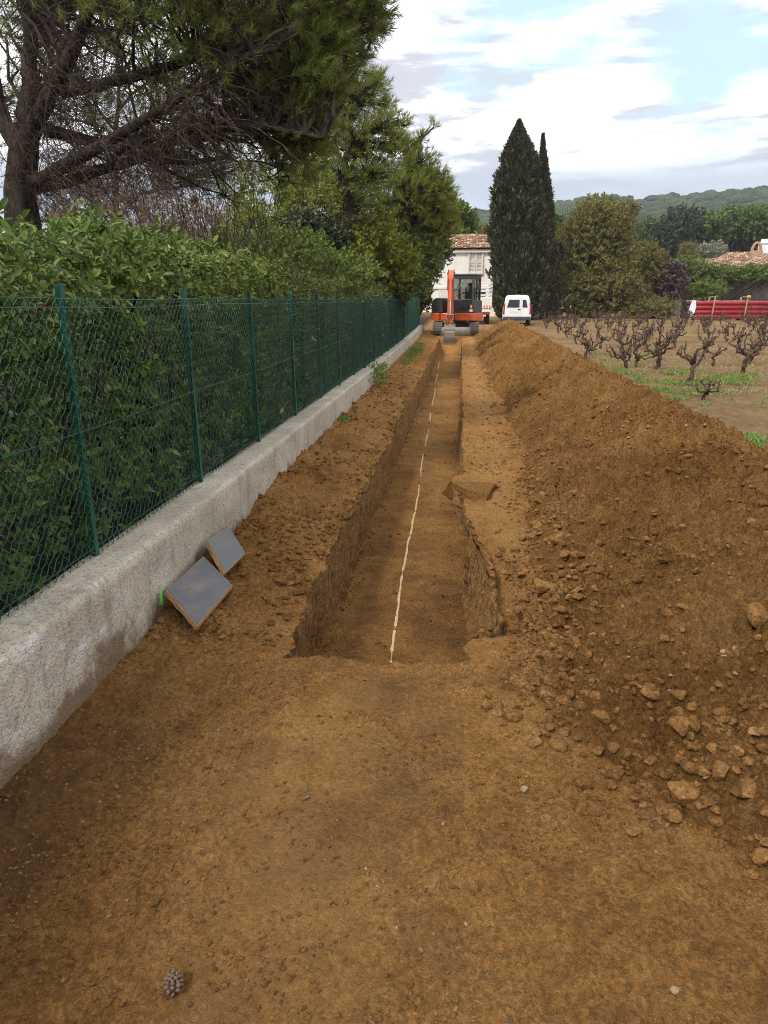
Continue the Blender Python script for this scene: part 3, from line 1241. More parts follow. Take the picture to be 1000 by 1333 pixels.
# ================================================================== PLANTS
def sprigs(mb, C, A, n, L, W, length, open_=.9, shape='leaf', fold=.22, jit=.3):
    """leafy shoots: C centres, A axes; n leaves spiralling up each"""
    m = len(C)
    A = A / (np.linalg.norm(A, axis=1, keepdims=True) + 1e-9)
    U = np.cross(A, unit(m))
    U /= np.linalg.norm(U, axis=1, keepdims=True) + 1e-9
    V = np.cross(A, U)
    L = np.broadcast_to(L, m)
    W = np.broadcast_to(W, m)
    length = np.broadcast_to(length, m)
    for j in range(n):
        a = j * 2.4 + rng.random(m) * .8
        t = (j + .5) / n
        perp = U * np.cos(a)[:, None] + V * np.sin(a)[:, None]
        op = open_ * (1.15 - .5 * t)
        D = A * math.cos(op) + perp * math.sin(op) + jit * unit(m)
        Nn = A * 1.0 + np.array([0, 0, .6]) - perp * .2 + .25 * unit(m)
        P = C + A * (length * t)[:, None]
        s = rng.uniform(.7, 1.15, m)
        mb.leaves(P, D, Nn, L * s, W * s, fold, shape)


def tufts(mb, C, A, n, L, W, length, open_=.7):
    m = len(C)
    A = A / (np.linalg.norm(A, axis=1, keepdims=True) + 1e-9)
    P = np.repeat(C, n, 0) + np.repeat(A, n, 0) * (rng.random(m * n) * np.repeat(np.broadcast_to(length, m), n))[:, None]
    D = np.repeat(A, n, 0) * math.cos(open_) + unit(m * n) * math.sin(open_) * 1.1
    D /= np.linalg.norm(D, axis=1, keepdims=True)
    mb.needles(P, D, np.repeat(np.broadcast_to(L, m), n) * rng.uniform(.7, 1.2, m * n), W)


def blob_pts(c, r, n, hole=0., scale=1., lo=.35, seed=0.):
    """points in a lumpy ellipsoid, thinned by noise so that gaps show"""
    c, r = np.asarray(c, float), np.asarray(r, float)
    d = unit(n)
    rad = lo + (1 - lo) * rng.random(n) ** .6
    rad = rad * (1 + .28 * fbm(d * 2.2 + c[0] + seed, 3))
    p = c + d * rad[:, None] * r
    if hole > -1:
        k = fbm(p / max(r) * 3.2 * scale + seed, 3) + .12 * rng.normal(size=n)
        p = p[k > hole]
    return p


def pxblob(px, py, Y, rpx, ry=None, rz=None):
    c = at(px, py, Y)
    k = Y / FPX * 1.02
    rx = rpx * k
    return c, np.array([rx, (ry if ry else rx * .9), (rz * k if rz else rx * .85)])


G = {}
G['laurel'] = leafmat('laurel_leaf', [(.035, .07, .014), (.075, .125, .022), (.125, .185, .035), (.20, .235, .055)], .48, .30, spec=.35)
G['hedge'] = leafmat('hedge_leaf', [(.04, .075, .014), (.08, .125, .02), (.14, .19, .03), (.20, .24, .045)], .40, .26, ((.15, .16, .03), .8, .5), spec=.45)
G['yellow'] = leafmat('yellowish_leaf', [(.13, .15, .016), (.20, .21, .022), (.26, .25, .03), (.14, .17, .02)], .5, .3)
G['mid'] = leafmat('green_leaf', [(.05, .08, .014), (.085, .125, .02), (.12, .16, .028), (.15, .18, .03)], .5, .25, ((.10, .085, .03), .5, .5))
G['ivy'] = leafmat('ivy_leaf', [(.018, .032, .012), (.03, .045, .016), (.05, .06, .025)], .45, .12)
G['pine'] = leafmat('pine_needle', [(.075, .105, .02), (.135, .175, .032), (.20, .235, .046), (.25, .27, .065)], .5, .45, ((.14, .115, .045), .9, .45))
G['aleppo'] = leafmat('aleppo_needle', [(.10, .14, .024), (.165, .205, .03), (.23, .26, .04), (.28, .29, .055)], .5, .38, ((.20, .18, .03), .35, .6))
G['cypress'] = leafmat('cypress_spray', [(.020, .026, .012), (.042, .048, .02), (.08, .083, .032), (.13, .122, .05)], .7, .1)
G['olive'] = leafmat('olive_brown_leaf', [(.10, .105, .022), (.15, .14, .028), (.20, .18, .036), (.17, .13, .036)], .6, .3, ((.18, .13, .045), .22, .6))
G['dkgreen'] = leafmat('dark_leaf', [(.022, .034, .018), (.036, .052, .026), (.055, .07, .034)], .6, .12)
G['umbrella'] = leafmat('stone_pine_leaf', [(.045, .08, .014), (.08, .13, .022), (.125, .185, .034)], .6, .2)
G['purple'] = leafmat('plum_leaf', [(.05, .028, .028), (.085, .052, .046), (.12, .085, .075)], .6, .12)
G['grey'] = leafmat('olive_tree_leaf', [(.16, .17, .11), (.22, .22, .15), (.28, .28, .20)], .6, .2)
G['shrub'] = leafmat('bright_shrub_leaf', [(.065, .10, .014), (.11, .155, .022), (.17, .21, .036)], .5, .28)
G['weed'] = leafmat('weed_leaf', [(.10, .17, .03), (.16, .25, .045), (.22, .30, .07)], .6, .3)
G['straw'] = leafmat('dry_straw', [(.22, .16, .07), (.34, .26, .13), (.42, .34, .19)], .8, .2)
G['far'] = leafmat('hill_pine', [(.030, .052, .022), (.05, .08, .03), (.075, .11, .042)], .8, .05)
G['deadpine'] = leafmat('dead_needle', [(.20, .13, .09), (.28, .19, .14), (.24, .17, .13)], .8, .2)
G['red'] = leafmat('red_leaf', [(.24, .03, .015), (.30, .06, .02), (.34, .16, .03)], .5, .3)

# ------------------------------------------------------------------ hedges behind the fence
def hedge(name, label, cat, y0, y1, xf, top, L, W, m, dens, nleaf, shape='leaf', depth=.55, zlo=.30, seed=0., width=1.6, gap=-.28, red=0):
    """top: list of (y, z)"""
    o = thing(name, label, cat, (xf - width / 2, (y0 + y1) / 2, .3))
    inv = np.array(o.location)
    ty, tz = zip(*top)
    n = int((y1 - y0) * (np.mean(tz) - zlo) * dens)
    y = rng.uniform(y0, y1, n)
    z = zlo + (np.interp(y, ty, tz) + .16 * n2(y, y * 0, 1.3, 3, seed) - zlo) * rng.random(n) ** .9
    lump = .13 * n2(y, z, 1.0, 2, seed) + .09 * n2(y, z, 2.8, 2, seed + 3)
    dd = rng.random(n) ** 1.3 * depth
    x = xf + np.minimum(lump, .06) - dd
    keep = (n2(y, z, 1.7, 3, seed + 9) + .15 * rng.normal(size=n) > gap) | (dd > .3)
    C = np.stack([x, y, z], 1)[keep]
    A = np.array([.75, -.15, .45]) + .55 * unit(len(C))
    # the crown on top
    k = int((y1 - y0) * width * dens * .9)
    y = rng.uniform(y0, y1, k)
    xx = xf - rng.random(k) * width
    h = np.interp(y, ty, tz) + .16 * n2(y, y * 0, 1.3, 3, seed) + .14 * n2(xx, y, 2.1, 2, seed + 4) - .45 * (np.abs(xx - xf + width * .4) / width) ** 2
    zz = h - rng.random(k) ** 2 * .5
    C2 = np.stack([xx, y, zz], 1)
    A2 = np.array([.25, -.2, .8]) + .45 * unit(k)
    mb = MB()
    C = np.concatenate([C, C2])
    A = np.concatenate([A, A2])
    q = rng.uniform(.55, 1.2, len(C))
    sprigs(mb, C, A, nleaf, L * q, W * q * rng.uniform(.85, 1.15, len(C)), L * 1.1, 1.0, shape)
    mb.move(-inv).build('foliage', G[m], o)
    nb = int((y1 - y0) * 9)
    yb = rng.uniform(y0, y1, nb)
    Ab = np.stack([np.full(nb, xf - .5) + rng.normal(size=nb) * .12, yb, np.full(nb, .25)], 1)
    zt = np.interp(yb, ty, tz)
    Bb = Ab + np.stack([rng.uniform(-.3, .45, nb), rng.normal(size=nb) * .25, (zt - .35) * rng.uniform(.6, 1, nb)], 1)
    P = twigs(Ab, Bb, 7, .12)
    MB().tubes(P, np.linspace(.012, .003, 7)[None].repeat(nb, 0), 4).move(-inv).build('stem', M['bark'], o)
    if red:
        pr = C[rng.integers(0, len(C), red)]
        mr = MB()
        sprigs(mr, pr + np.array([.04, 0, 0]), unit(red) + np.array([.6, 0, .3]), 2, L, W, L, 1.0, shape)
        mr.move(-inv).build('turned_leaf', G['red'], o)
    return o


# a dark heart keeps daylight from leaking through the hedge: hedge plants are deep
hedge('laurel_hedge', 'glossy large leaved laurel hedge nearest the viewer, behind the green fence', 'hedge', -.6, 4.4, -1.88,
      [(-.6, 1.92), (1, 1.92), (2.3, 1.90), (3.2, 1.92), (4.4, 1.98)], .068, .033, 'laurel', 300, 6, seed=1., red=9, depth=1.0, gap=-.45)
hedge('laurel_hedge', 'mid green laurel hedge with reddish tips just beyond the second fence post', 'hedge', 4.1, 8.2, -1.9,
      [(4.1, 1.98), (5.5, 2.0), (7, 2.05), (8.2, 2.1)], .072, .036, 'hedge', 230, 6, seed=5., red=7, depth=1.0, gap=-.45)
hedge('mixed_hedge', 'dense small leaved hedge along the middle of the fence', 'hedge', 8.0, 14.5, -1.9,
      [(8, 2.05), (10, 1.95), (12, 1.95), (14.5, 1.95)], .075, .042, 'hedge', 190, 5, 'rhomb', seed=9., depth=1.0, gap=-.45)
hedge('mixed_hedge', 'dense green hedge along the far end of the fence', 'hedge', 14.3, 32.6, -1.95,
      [(14, 1.95), (18, 1.95), (23, 2.0), (33, 2.0)], .11, .065, 'mid', 90, 5, 'rhomb', seed=13., depth=1.0, gap=-.45)


hedge('filler_hedge', 'added dark row of shrubs closing the gaps deep behind the fence hedge', 'hedge', -1.5, 30, -3.3,
      [(-1.5, 1.75), (5, 1.85), (12, 1.95), (30, 1.95)], .15, .09, 'ivy', 38, 5, 'rhomb', seed=21., depth=1.0, gap=-.9)  # dark row added to block bright ground showing through the hedge


def shrub(name, label, cat, blobs, m, L, W, nleaf, base, shape='rhomb', hole=-.3, group=None, stems=10, dens=1.0, up=.5, lo=.35, stem_r=.02, stem_m='bark'):
    """blobs: (centre, radii, count)"""
    base = np.asarray(base, float)
    o = thing(name, label, cat, tuple(base), 0, group)
    mb = MB()
    tips = []
    for i, (c, r, n) in enumerate(blobs):
        p = blob_pts(c, r, int(n * dens), hole, 1., lo, i * 3.3 + base[0])
        A = (p - c) / np.asarray(r) + np.array([0, 0, up]) + .5 * unit(len(p))
        sprigs(mb, p, A, nleaf, L, W, L * 1.2, 1.0, shape)
        tips.append(p[rng.integers(0, len(p), max(3, stems))])
    mb.move(-base).build('crown', G[m], o)
    tips = np.concatenate(tips)
    P = twigs(np.repeat(base[None], len(tips), 0) + rng.normal(size=(len(tips), 3)) * np.array([.08, .08, 0]), tips, 8, .10, .06)
    MB().tubes(P, np.linspace(stem_r, stem_r * .25, 8)[None].repeat(len(tips), 0), 5).move(-base).build('stem', M[stem_m], o)
    return o


def gz(p):
    if p[1] < 40:
        return (min(p[0], -2.25), p[1], .3)
    return (p[0], p[1], float(terr(p[1])))


# shrubs standing taller than the hedge behind the far half of the fence
def b3(*a):
    return a


def pb(px, py, Y, rpx, n, ry=None, rz=None):
    c, r = pxblob(px, py, Y, rpx, ry, rz)
    return (c, r, n)


shrub('tall_shrub', 'yellow green shrub glowing above the far hedge beneath the big pine', 'shrub',
      [pb(470, 315, 20, 46, 1200), pb(440, 345, 19, 40, 900), pb(500, 345, 21, 40, 900)], 'yellow', .14, .075, 5, gz(at(470, 380, 20)))
shrub('tall_shrub', 'fresh green rounded shrub right of the yellow green one', 'shrub',
      [pb(535, 335, 23, 36, 800), pb(520, 365, 22, 30, 500)], 'mid', .15, .08, 5, gz(at(530, 390, 23)))
shrub('evergreen_oak', 'dark grey green oak leaning over the far end of the fence by the house', 'tree',
      [pb(550, 345, 33, 20, 600), pb(546, 300, 33, 30, 700), pb(562, 315, 34, 20, 400), pb(540, 380, 33, 18, 400), pb(570, 332, 34, 13, 220), pb(548, 395, 33.5, 9, 160)], 'mid', .19, .11, 5, gz(at(546, 415, 33.5)), stem_r=.05, stems=3, stem_m='redtwig')
shrub('ivy_mound', 'dark ivy covered mound under the pine branches above the hedge', 'shrub',
      [pb(400, 305, 15, 36, 700, None, 22), pb(430, 322, 15, 24, 400)], 'ivy', .09, .07, 5, gz(at(410, 385, 15)))
shrub('tall_shrub', 'olive green loose shrub with pale tips left of the ivy mound', 'shrub',
      [pb(350, 262, 16, 52, 800), pb(395, 240, 17, 36, 500), pb(330, 305, 15, 40, 500), pb(400, 262, 17, 40, 500)], 'aleppo', .11, .05, 5, gz(at(350, 385, 16)), hole=-.1)
shrub('tall_shrub', 'bright green bushy laurel behind the middle of the fence', 'shrub',
      [pb(370, 335, 12.5, 58, 900, .9, 34), pb(300, 345, 11, 50, 700, .8, 30), pb(440, 355, 13.5, 50, 600, .9, 24)], 'shrub', .085, .045, 5, gz(at(370, 392, 12.5)))
shrub('tall_shrub', 'sparse upright green suckers between the laurel hedge and pine trunk', 'shrub',
      [pb(210, 350, 6.5, 60, 260, .5, 40), pb(130, 335, 5.2, 55, 200, .4, 45)], 'laurel', .075, .034, 6, gz(at(180, 400, 6)), shape='leaf')
shrub('far_tree', 'round bright green tree peeping beside the white house roof', 'tree',
      [pb(592, 292, 62, 24, 700), pb(575, 288, 62, 24, 500)], 'shrub', .40, .25, 5, gz(at(588, 392, 62)), stem_r=.14)


# bare reddish thicket behind the hedge
def thicket(name, label, x0, x1, y0, y1, Y, n, m, r=.006):
    base = at((x0 + x1) / 2, y1, Y)
    base[2] = .3
    o = thing(name, label, 'bare shrub', tuple(base))
    A = np.stack([at(rng.uniform(x0 + 20, x1 - 20), y1, Y + rng.uniform(-.6, .6)) for _ in range(n)])
    A[:, 2] = .3
    B = A + np.stack([rng.normal(size=n) * .45, rng.normal(size=n) * .3, rng.uniform(.5, 1, n) * (at(x0, y0, Y)[2] - .3)], 1)
    P = twigs(A, B, 10, .12)
    mb = MB().tubes(P, np.linspace(r * 1.6, r * .4, 10)[None].repeat(n, 0), 4)
    mb.move(-base).build('stem', M[m], o)
    k = 7
    j = rng.integers(4, 10, n * k)
    S0 = P[np.repeat(np.arange(n), k), j]
    S1 = S0 + (unit(n * k) * .5 + np.array([0, 0, .7])) * rng.uniform(.2, .7, (n * k, 1))
    Q = twigs(S0, S1, 5, .2)
    MB().tubes(Q, np.linspace(r * .5, r * .22, 5)[None].repeat(n * k, 0), 3).move(-base).build('twig', M[m], o)


thicket('bare_thicket', 'leafless reddish brown thicket rising behind the hedge under the pine', 150, 340, 175, 340, 10.5, 120, 'redtwig')
thicket('bare_thicket', 'thin grey leafless stems left of the olive green shrub', 210, 400, 190, 350, 9.0, 60, 'twig')


def dead_conifer():
    base = np.array(gz(at(120, 320, 17)))
    o = thing('dead_conifer', 'pinkish brown dead conifer seen beneath the pine limbs', 'tree', tuple(base))
    top = at(115, 215, 17)
    MB().tubes(curve(base, top, 8, 0, .02)[None], np.linspace(.1, .03, 8)[None], 6).move(-base).build('trunk', M['redtwig'], o)
    mb = MB()
    for px, py, r in ((110, 270, 30), (140, 255, 26), (180, 285, 30), (120, 235, 24), (195, 250, 30), (90, 285, 22), (235, 275, 28), (270, 290, 26), (215, 215, 20), (160, 300, 30), (300, 285, 24)):
        c, rr = pxblob(px, py, 17, r)
        p = blob_pts(c, rr, 330, -.05)
        tufts(mb, p, (p - c) + unit(len(p)) * .3 - np.array([0, 0, .2]), 10, .16, .012, .12, .9)
    mb.move(-base).build('crown', G['deadpine'], o)


dead_conifer()

# ------------------------------------------------------------------ the big pine on the left
def big_pine():
    Y0 = 8.2
    base = np.array(gz(at(30, 330, Y0)))
    o = thing('pine_tree', 'big old pine with dark trunk and many dead twigs on the left', 'tree', tuple(base))
    def p(px, py, dy=0.):
        return at(px, py, Y0 + dy)
    mb = MB()
    fork = p(34, 165)
    tr = np.array([base, p(30, 290), p(26, 250), p(30, 210), fork])
    mb.tubes(tr[None], np.array([[.24, .19, .165, .155, .14]]), 12)
    limbs = []
    def limb(a, b, mid, r0, r1, n=14, wig=.05):
        c = curve(a, b, n, 0, wig, mid)
        limbs.append(c)
        mb.tubes(c[None], np.linspace(r0, r1, n)[None], 8)
        return c
    L1 = limb(p(28, 200), p(-30, -60, .4), p(-25, 110, .2), .09, .05)
    L2 = limb(fork, p(38, -90, .3), p(28, 60, .2), .10, .05)
    L3 = limb(p(36, 185), p(150, -70, -.3), p(85, 100, -.2), .10, .05)
    L4 = limb(p(36, 235), p(330, 70, -.7), p(140, 195, -.4), .085, .03)
    L5 = limb(p(30, 250), p(330, 125, .3), p(140, 235, .2), .08, .028)
    L6 = limb(p(80, 120, -.2), p(430, 20, .4), p(240, 100, .1), .065, .025)
    L7 = limb(p(60, 170, -.2), p(300, 205, 1.2), p(180, 205, .6), .07, .02)
    L8 = limb(p(45, 30, .2), p(420, -90, .8), p(200, -60, .5), .10, .03)
    L9 = limb(p(150, 195, -.3), p(420, 180, -.3), p(280, 150, -.3), .06, .02)
    L10 = limb(p(110, -20, -.3), p(330, -60, -1.2), p(200, -60, -.8), .07, .02)
    mb.move(-base).build('trunk', M['bark'], o, True)
    # secondary branches spring from the limbs and carry the twigs
    allp = np.concatenate(limbs[2:])
    blobs = [(330, 30, 70, 620, 0), (400, 20, 60, 560, .2), (455, 5, 38, 300, .2), (478, 32, 24, 120, .2), (380, 95, 52, 480, 0), (420, 120, 30, 220, 0),
             (410, 70, 50, 420, .1), (290, 75, 55, 260, -.4), (390, 165, 38, 260, .0), (345, 185, 36, 160, .3), (270, 10, 60, 340, -.5), (330, -60, 80, 520, 0),
             (420, -60, 70, 520, .2), (210, -40, 80, 420, -.3), (235, 150, 40, 90, 0), (250, 195, 45, 60, .5), (170, 20, 50, 120, -.6), (330, 140, 45, 260, 0),
             (440, 65, 36, 260, .2), (100, -60, 80, 300, -.2), (0, -50, 80, 260, .3), (90, 20, 60, 150, 2.2), (150, 80, 55, 130, 2.4), (60, 100, 55, 90, 2.6), (10, 20, 60, 160, 2.4), (210, 110, 50, 120, 1.8), (110, 140, 50, 70, 2.6), (250, 70, 50, 150, 1.6), (0, 120, 40, 70, 2.5), (300, 250, 40, 40, .8), (360, 225, 36, 90, .5), (495, 10, 14, 60, .2), (395, 200, 26, 110, .2)]
    mt, mbr, mtw = MB(), MB(), MB()
    for px, py, r, n, dy in blobs:
        c, rr = pxblob(px, py, Y0 + dy, r)
        rr[1] *= 1.15
        pt = blob_pts(c, rr, n, -.12, 1.2, .2, px * .07)
        if len(pt) < 3:
            continue
        out = (pt - c) / rr
        ax = out * .7 + np.array([.35, -.1, .35]) + .45 * unit(len(pt))
        tufts(mt, pt, ax, 26, .12, .0065, .10, .60)
        # branchlets gather the tufts
        nb = max(3, len(pt) // 9)
        hub = pt[rng.integers(0, len(pt), nb)] * .55 + c * .45
        near = np.argmin(((allp[None] - c) ** 2).sum(-1), 1)
        src = allp[near[0]]
        cand = allp[np.argsort(((allp - c) ** 2).sum(1))[:12]]
        A = cand[rng.integers(0, 12, nb)]
        P = twigs(A, hub, 8, .14, .03)
        mbr.tubes(P, np.linspace(.022, .007, 8)[None].repeat(nb, 0), 4)
        d = ((pt[:, None] - hub[None]) ** 2).sum(-1)
        h = hub[np.argmin(d, 1)]
        P = twigs(h, pt + ax * .02, 5, .16, -.02)
        mtw.tubes(P, np.linspace(.006, .0025, 5)[None].repeat(len(pt), 0), 3)
    mt.move(-base).build('crown', G['pine'], o)
    # dead twigs hanging in the shaded inside of the tree
    n = 850
    src = np.concatenate([limbs[i] for i in (1, 2, 3, 4, 5, 6, 7, 8, 9)])
    src = src[src[:, 0] < p(330, 100)[0]]
    S0 = src[rng.integers(0, len(src), n)]
    D = unit(n) * .8 + np.array([.3, -.1, -.08])
    S1 = S0 + D * rng.uniform(.3, 1.05, (n, 1))
    P = twigs(S0, S1, 7, .08, .08)
    mdead = MB().tubes(P, np.linspace(.0065, .002, 7)[None].repeat(n, 0), 3)
    k = 11
    j = rng.integers(1, 7, n * k)
    A = P[np.repeat(np.arange(n), k), j]
    B = A + (unit(n * k) * .8 + np.array([.3, 0, -.25])) * rng.uniform(.12, .5, (n * k, 1))
    Q = twigs(A, B, 5, .10, .05)
    mdead.tubes(Q, np.linspace(.0026, .0012, 5)[None].repeat(n * k, 0), 3)
    mbr.move(-base).build('branch', M['bark'], o)
    mtw.move(-base).build('twig', M['bark'], o)
    mdead.move(-base).build('dead_twig', M['twig'], o)


big_pine()


def aleppo(name, label, Y, trunk, blobs, m, n_need=16, L=.16, W=.011, hole=-.08):
    base = np.array(gz(at(trunk[0][0], trunk[0][1], Y)))
    o = thing(name, label, 'tree', tuple(base))
    T = [base] + [at(a, b, Y) for a, b in trunk[1:]]
    T = np.array(T)
    t = np.linspace(0, 1, len(T))
    tt = np.linspace(0, 1, 14)
    T = np.stack([np.interp(tt, t, T[:, i]) for i in range(3)], 1)
    T[1:-1] += rng.normal(size=(12, 3)) * .04
    mb = MB().tubes(T[None], np.linspace(.20, .04, 14)[None], 9)
    mt, mw = MB(), MB()
    for px, py, r, n, dy in blobs:
        c, rr = pxblob(px, py, Y + dy, r)
        pt = blob_pts(c, rr, n, hole, 1.2, .15, px * .05)
        if len(pt) < 4:
            continue
        ax = (pt - c) / rr * .7 + np.array([.3, -.1, .55]) + .4 * unit(len(pt))
        tufts(mt, pt, ax, n_need, L, W, .14, .6)
        k = np.argmin(((T[2:] - (c - np.array([0, 0, rr[2] * 1.2]))) ** 2).sum(1)) + 2
        lb = curve(T[k], c, 9, .15, .08)
        mb.tubes(lb[None], np.linspace(.06, .018, 9)[None], 6)
        h = lb[rng.integers(4, 9, len(pt))]
        mw.tubes(twigs(h, pt, 5, .15, .04), np.linspace(.014, .005, 5)[None].repeat(len(pt), 0), 3)
    mb.move(-base).build('trunk', M['bark'], o, True)
    mw.move(-base).build('twig', M['bark'], o)
    mt.move(-base).build('crown', G[m], o)


aleppo('aleppo_pine', 'airy olive green pine behind the hedge against the bright sky', 19,
       [(455, 390), (452, 300), (450, 220), (460, 140)],
       [(470, 122, 30, 420, 0), (445, 150, 36, 420, .4), (490, 108, 16, 110, 0), (500, 165, 22, 230, -.3), (470, 185, 40, 480, 0), (425, 190, 34, 360, .5), (515, 190, 18, 170, -.3), (440, 235, 44, 520, 0),
        (525, 160, 9, 50, -.3), (485, 225, 30, 300, 0), (400, 225, 34, 300, .5), (415, 140, 22, 160, .5), (455, 265, 40, 300, .3), (505, 140, 12, 70, 0)], 'aleppo')
aleppo('aleppo_pine', 'lower leaning pine with feathery branches reaching toward the white house', 23,
       [(500, 395), (512, 320), (520, 260), (535, 200)],
       [(530, 195, 16, 170, 0), (548, 178, 9, 60, 0), (545, 215, 22, 260, 0), (565, 262, 24, 260, 0), (530, 255, 30, 300, -.5), (575, 300, 20, 200, 0), (540, 320, 30, 260, 0), (565, 232, 18, 200, 0), (580, 245, 13, 110, 0), (553, 250, 26, 300, 0), (520, 230, 30, 340, 0), (575, 275, 20, 240, 0),
        (540, 285, 34, 420, 0), (500, 265, 32, 340, .3), (585, 292, 10, 80, 0), (505, 305, 30, 260, .3), (560, 300, 24, 260, 0), (565, 165, 5, 16, 0), (590, 262, 6, 24, 0)], 'aleppo', 14, .18, .014)

aleppo('aleppo_pine', 'dim green pine seen through the bare limbs of the big old pine', 30,
       [(150, 380), (150, 280), (150, 180), (160, 60)],
       [(60, 60, 60, 220, 0), (150, 40, 70, 260, 0), (230, 90, 60, 220, 0), (110, 140, 60, 200, 0), (200, 170, 60, 200, 1), (280, 160, 60, 220, 1), (20, 150, 50, 150, 1), (320, 220, 50, 200, 1), (260, 240, 40, 140, 2), (100, 225, 45, 150, 1), (180, 255, 45, 150, 1), (60, 280, 45, 120, 1), (230, 290, 40, 140, 1)], 'aleppo', 14, .26, .02)


# ------------------------------------------------------------------ cypresses
def cypress(name, label, px, py0, Y, wpx, pytop, n, pro, lean=0, seed=0.):
    b = at(px, py0, Y)
    b[2] = float(terr(Y))
    top = at(px + lean, pytop, Y)
    H = top[2] - b[2]
    Wd = wpx * Y / FPX / 2
    o = thing(name, label, 'tree', tuple(b))
    u = rng.random(n) ** 1.05
    prof = np.interp(u, *pro)
    a = rng.random(n) * 2 * pi
    lum = 1 + .30 * fbm(np.stack([np.cos(a) * 1.6, np.sin(a) * 1.6, u * H * .42 + seed], 1), 3) + .30 * fbm(np.stack([np.cos(a) * 3.5, np.sin(a) * 3.5, u * H * 1.0 + seed], 1), 2)
    rr = prof * Wd * lum * (.66 + .40 * rng.random(n) ** .9)
    P = np.stack([np.cos(a) * rr + u * (top[0] - b[0]), np.sin(a) * rr, u * H], 1)
    A = np.stack([np.cos(a) * .5, np.sin(a) * .5, np.full(n, 1.0)], 1) + .35 * unit(n)
    mb = MB()
    k = .35 + .65 * np.clip(prof * Wd / 1.1, 0, 1)
    sprigs(mb, P, A, 5, .40 * k, .15 * k, .30 * k, .55, 'rhomb', .3, .3)
    mb.build('crown', G['cypress'], o)
    MB().tubes(np.array([[(0, 0, 0), (0, 0, H * .5), (top[0] - b[0], 0, H * .96)]]), np.array([[.3, .2, .03]]), 8).build('trunk', M['bark'], o)


cypress('cypress', 'tall broad dark cypress behind the white van', 675, 415, 49, 55, 158, 10000, ([0, .08, .2, .38, .54, .67, .795, .88, .95, .985, 1], [.88, 1, 1.04, .95, .92, .78, .57, .36, .15, .04, 0]), 1, 1.)
cypress('cypress', 'slimmer dark cypress joined to the right of the broad one', 705, 415, 50.5, 22, 176, 4500, ([0, .1, .5, .7, .82, .92, 1], [.9, 1, .95, .72, .40, .13, 0]), 2, 4.)

# ------------------------------------------------------------------ trees on the right and in the distance
def rtree(name, label, Y, blobs, m, L, W, nleaf=5, base=None, stem_r=.12, hole=-.25, cat='tree', stem_m='bark', lo=.3, stems=8):
    bl = [pb(px, py, Y + dy, r * .86, n, None, rz * .86) for px, py, r, rz, n, dy in blobs]
    bp = at(base[0], base[1], Y)
    bp[2] = float(terr(Y))
    return shrub(name, label, cat, bl, m, L, W, nleaf, bp, 'rhomb', hole, None, stems, 1., .4, lo, stem_r, stem_m)


rtree('bushy_tree', 'big rounded olive brown tree right of the cypresses', 54,
      [(775, 300, 42, 40, 1500, 0), (765, 345, 46, 40, 1700, 0), (790, 375, 44, 36, 1300, -1), (750, 385, 34, 30, 900, -1), (745, 320, 30, 34, 800, 0), (800, 330, 30, 40, 900, 0), (780, 280, 30, 22, 600, 1), (820, 385, 24, 24, 500, -1), (818, 282, 12, 20, 260, 2)],
      'olive', .24, .12, 5, (770, 412), .16)
rtree('bushy_shrub', 'yellow green rounded shrub at the right flank of the olive brown tree', 57,
      [(838, 345, 26, 30, 900, 0), (850, 360, 18, 24, 400, 0), (825, 365, 22, 24, 500, 0)], 'olive', .22, .12, 5, (838, 412), .08)
rtree('thin_tree', 'thin dark trunked tree standing between the cypress and the olive brown tree', 52,
      [(722, 345, 12, 22, 130, 0), (718, 375, 10, 22, 110, 0), (726, 318, 8, 14, 60, 0)], 'olive', .24, .11, 4, (721, 412), .20, -.1, 'tree', 'bark', .1, 14)
rtree('plum_bush', 'purple brown bush in front of the grey garden wall', 57,
      [(870, 372, 22, 20, 500, 0), (862, 362, 14, 12, 200, 0), (876, 355, 14, 12, 200, 0)], 'purple', .26, .16, 5, (868, 410), .07)
rtree('low_shrub', 'low olive green shrub left of the red pipes', 52,
      [(855, 402, 28, 13, 500, 0), (830, 404, 20, 11, 300, 0)], 'olive', .2, .1, 5, (850, 413), .03, cat='shrub')
rtree('wall_shrub', 'bright green shrub against the grey wall above the pipe ends', 58,
      [(920, 378, 26, 12, 600, 0), (905, 384, 14, 10, 250, 0)], 'shrub', .2, .11, 5, (918, 405), .04, cat='shrub')
rtree('wall_creeper', 'green creeper tumbling over the top of the grey wall', 60.6,
      [(905, 352, 24, 12, 420, 0), (940, 357, 22, 9, 400, 0), (975, 357, 24, 9, 420, 0), (1005, 356, 20, 10, 300, 0), (885, 348, 16, 12, 260, 0)], 'shrub', .24, .13, 5, (930, 392), .04, cat='creeper')
rtree('olive_tree', 'grey green olive tree behind the tiled roofs', 92, [(927, 328, 17, 10, 420, 0), (915, 330, 10, 8, 160, 0)], 'grey', .34, .14, 5, (925, 352), .1)
rtree('round_bush', 'small dark olive bush left of the grey green olive tree', 90, [(896, 330, 11, 12, 350, 0)], 'olive', .3, .15, 5, (896, 352), .07, cat='shrub')
rtree('dark_tree', 'large dark rounded tree behind the tiled roofs', 115,
      [(885, 300, 36, 28, 1100, 0), (870, 318, 26, 20, 600, 0), (905, 315, 28, 26, 700, 0), (860, 330, 20, 14, 300, 0), (930, 325, 26, 22, 600, 0)], 'dkgreen', .5, .3, 5, (888, 375), .35)
rtree('stone_pine', 'broad bright green umbrella pine at the right edge behind the roofs', 112,
      [(950, 292, 36, 17, 900, 0), (985, 290, 34, 17, 900, 0), (1010, 300, 30, 20, 600, 0), (965, 308, 34, 12, 400, 2), (1000, 315, 30, 14, 300, 2)], 'umbrella', .5, .3, 5, (975, 375), .35)
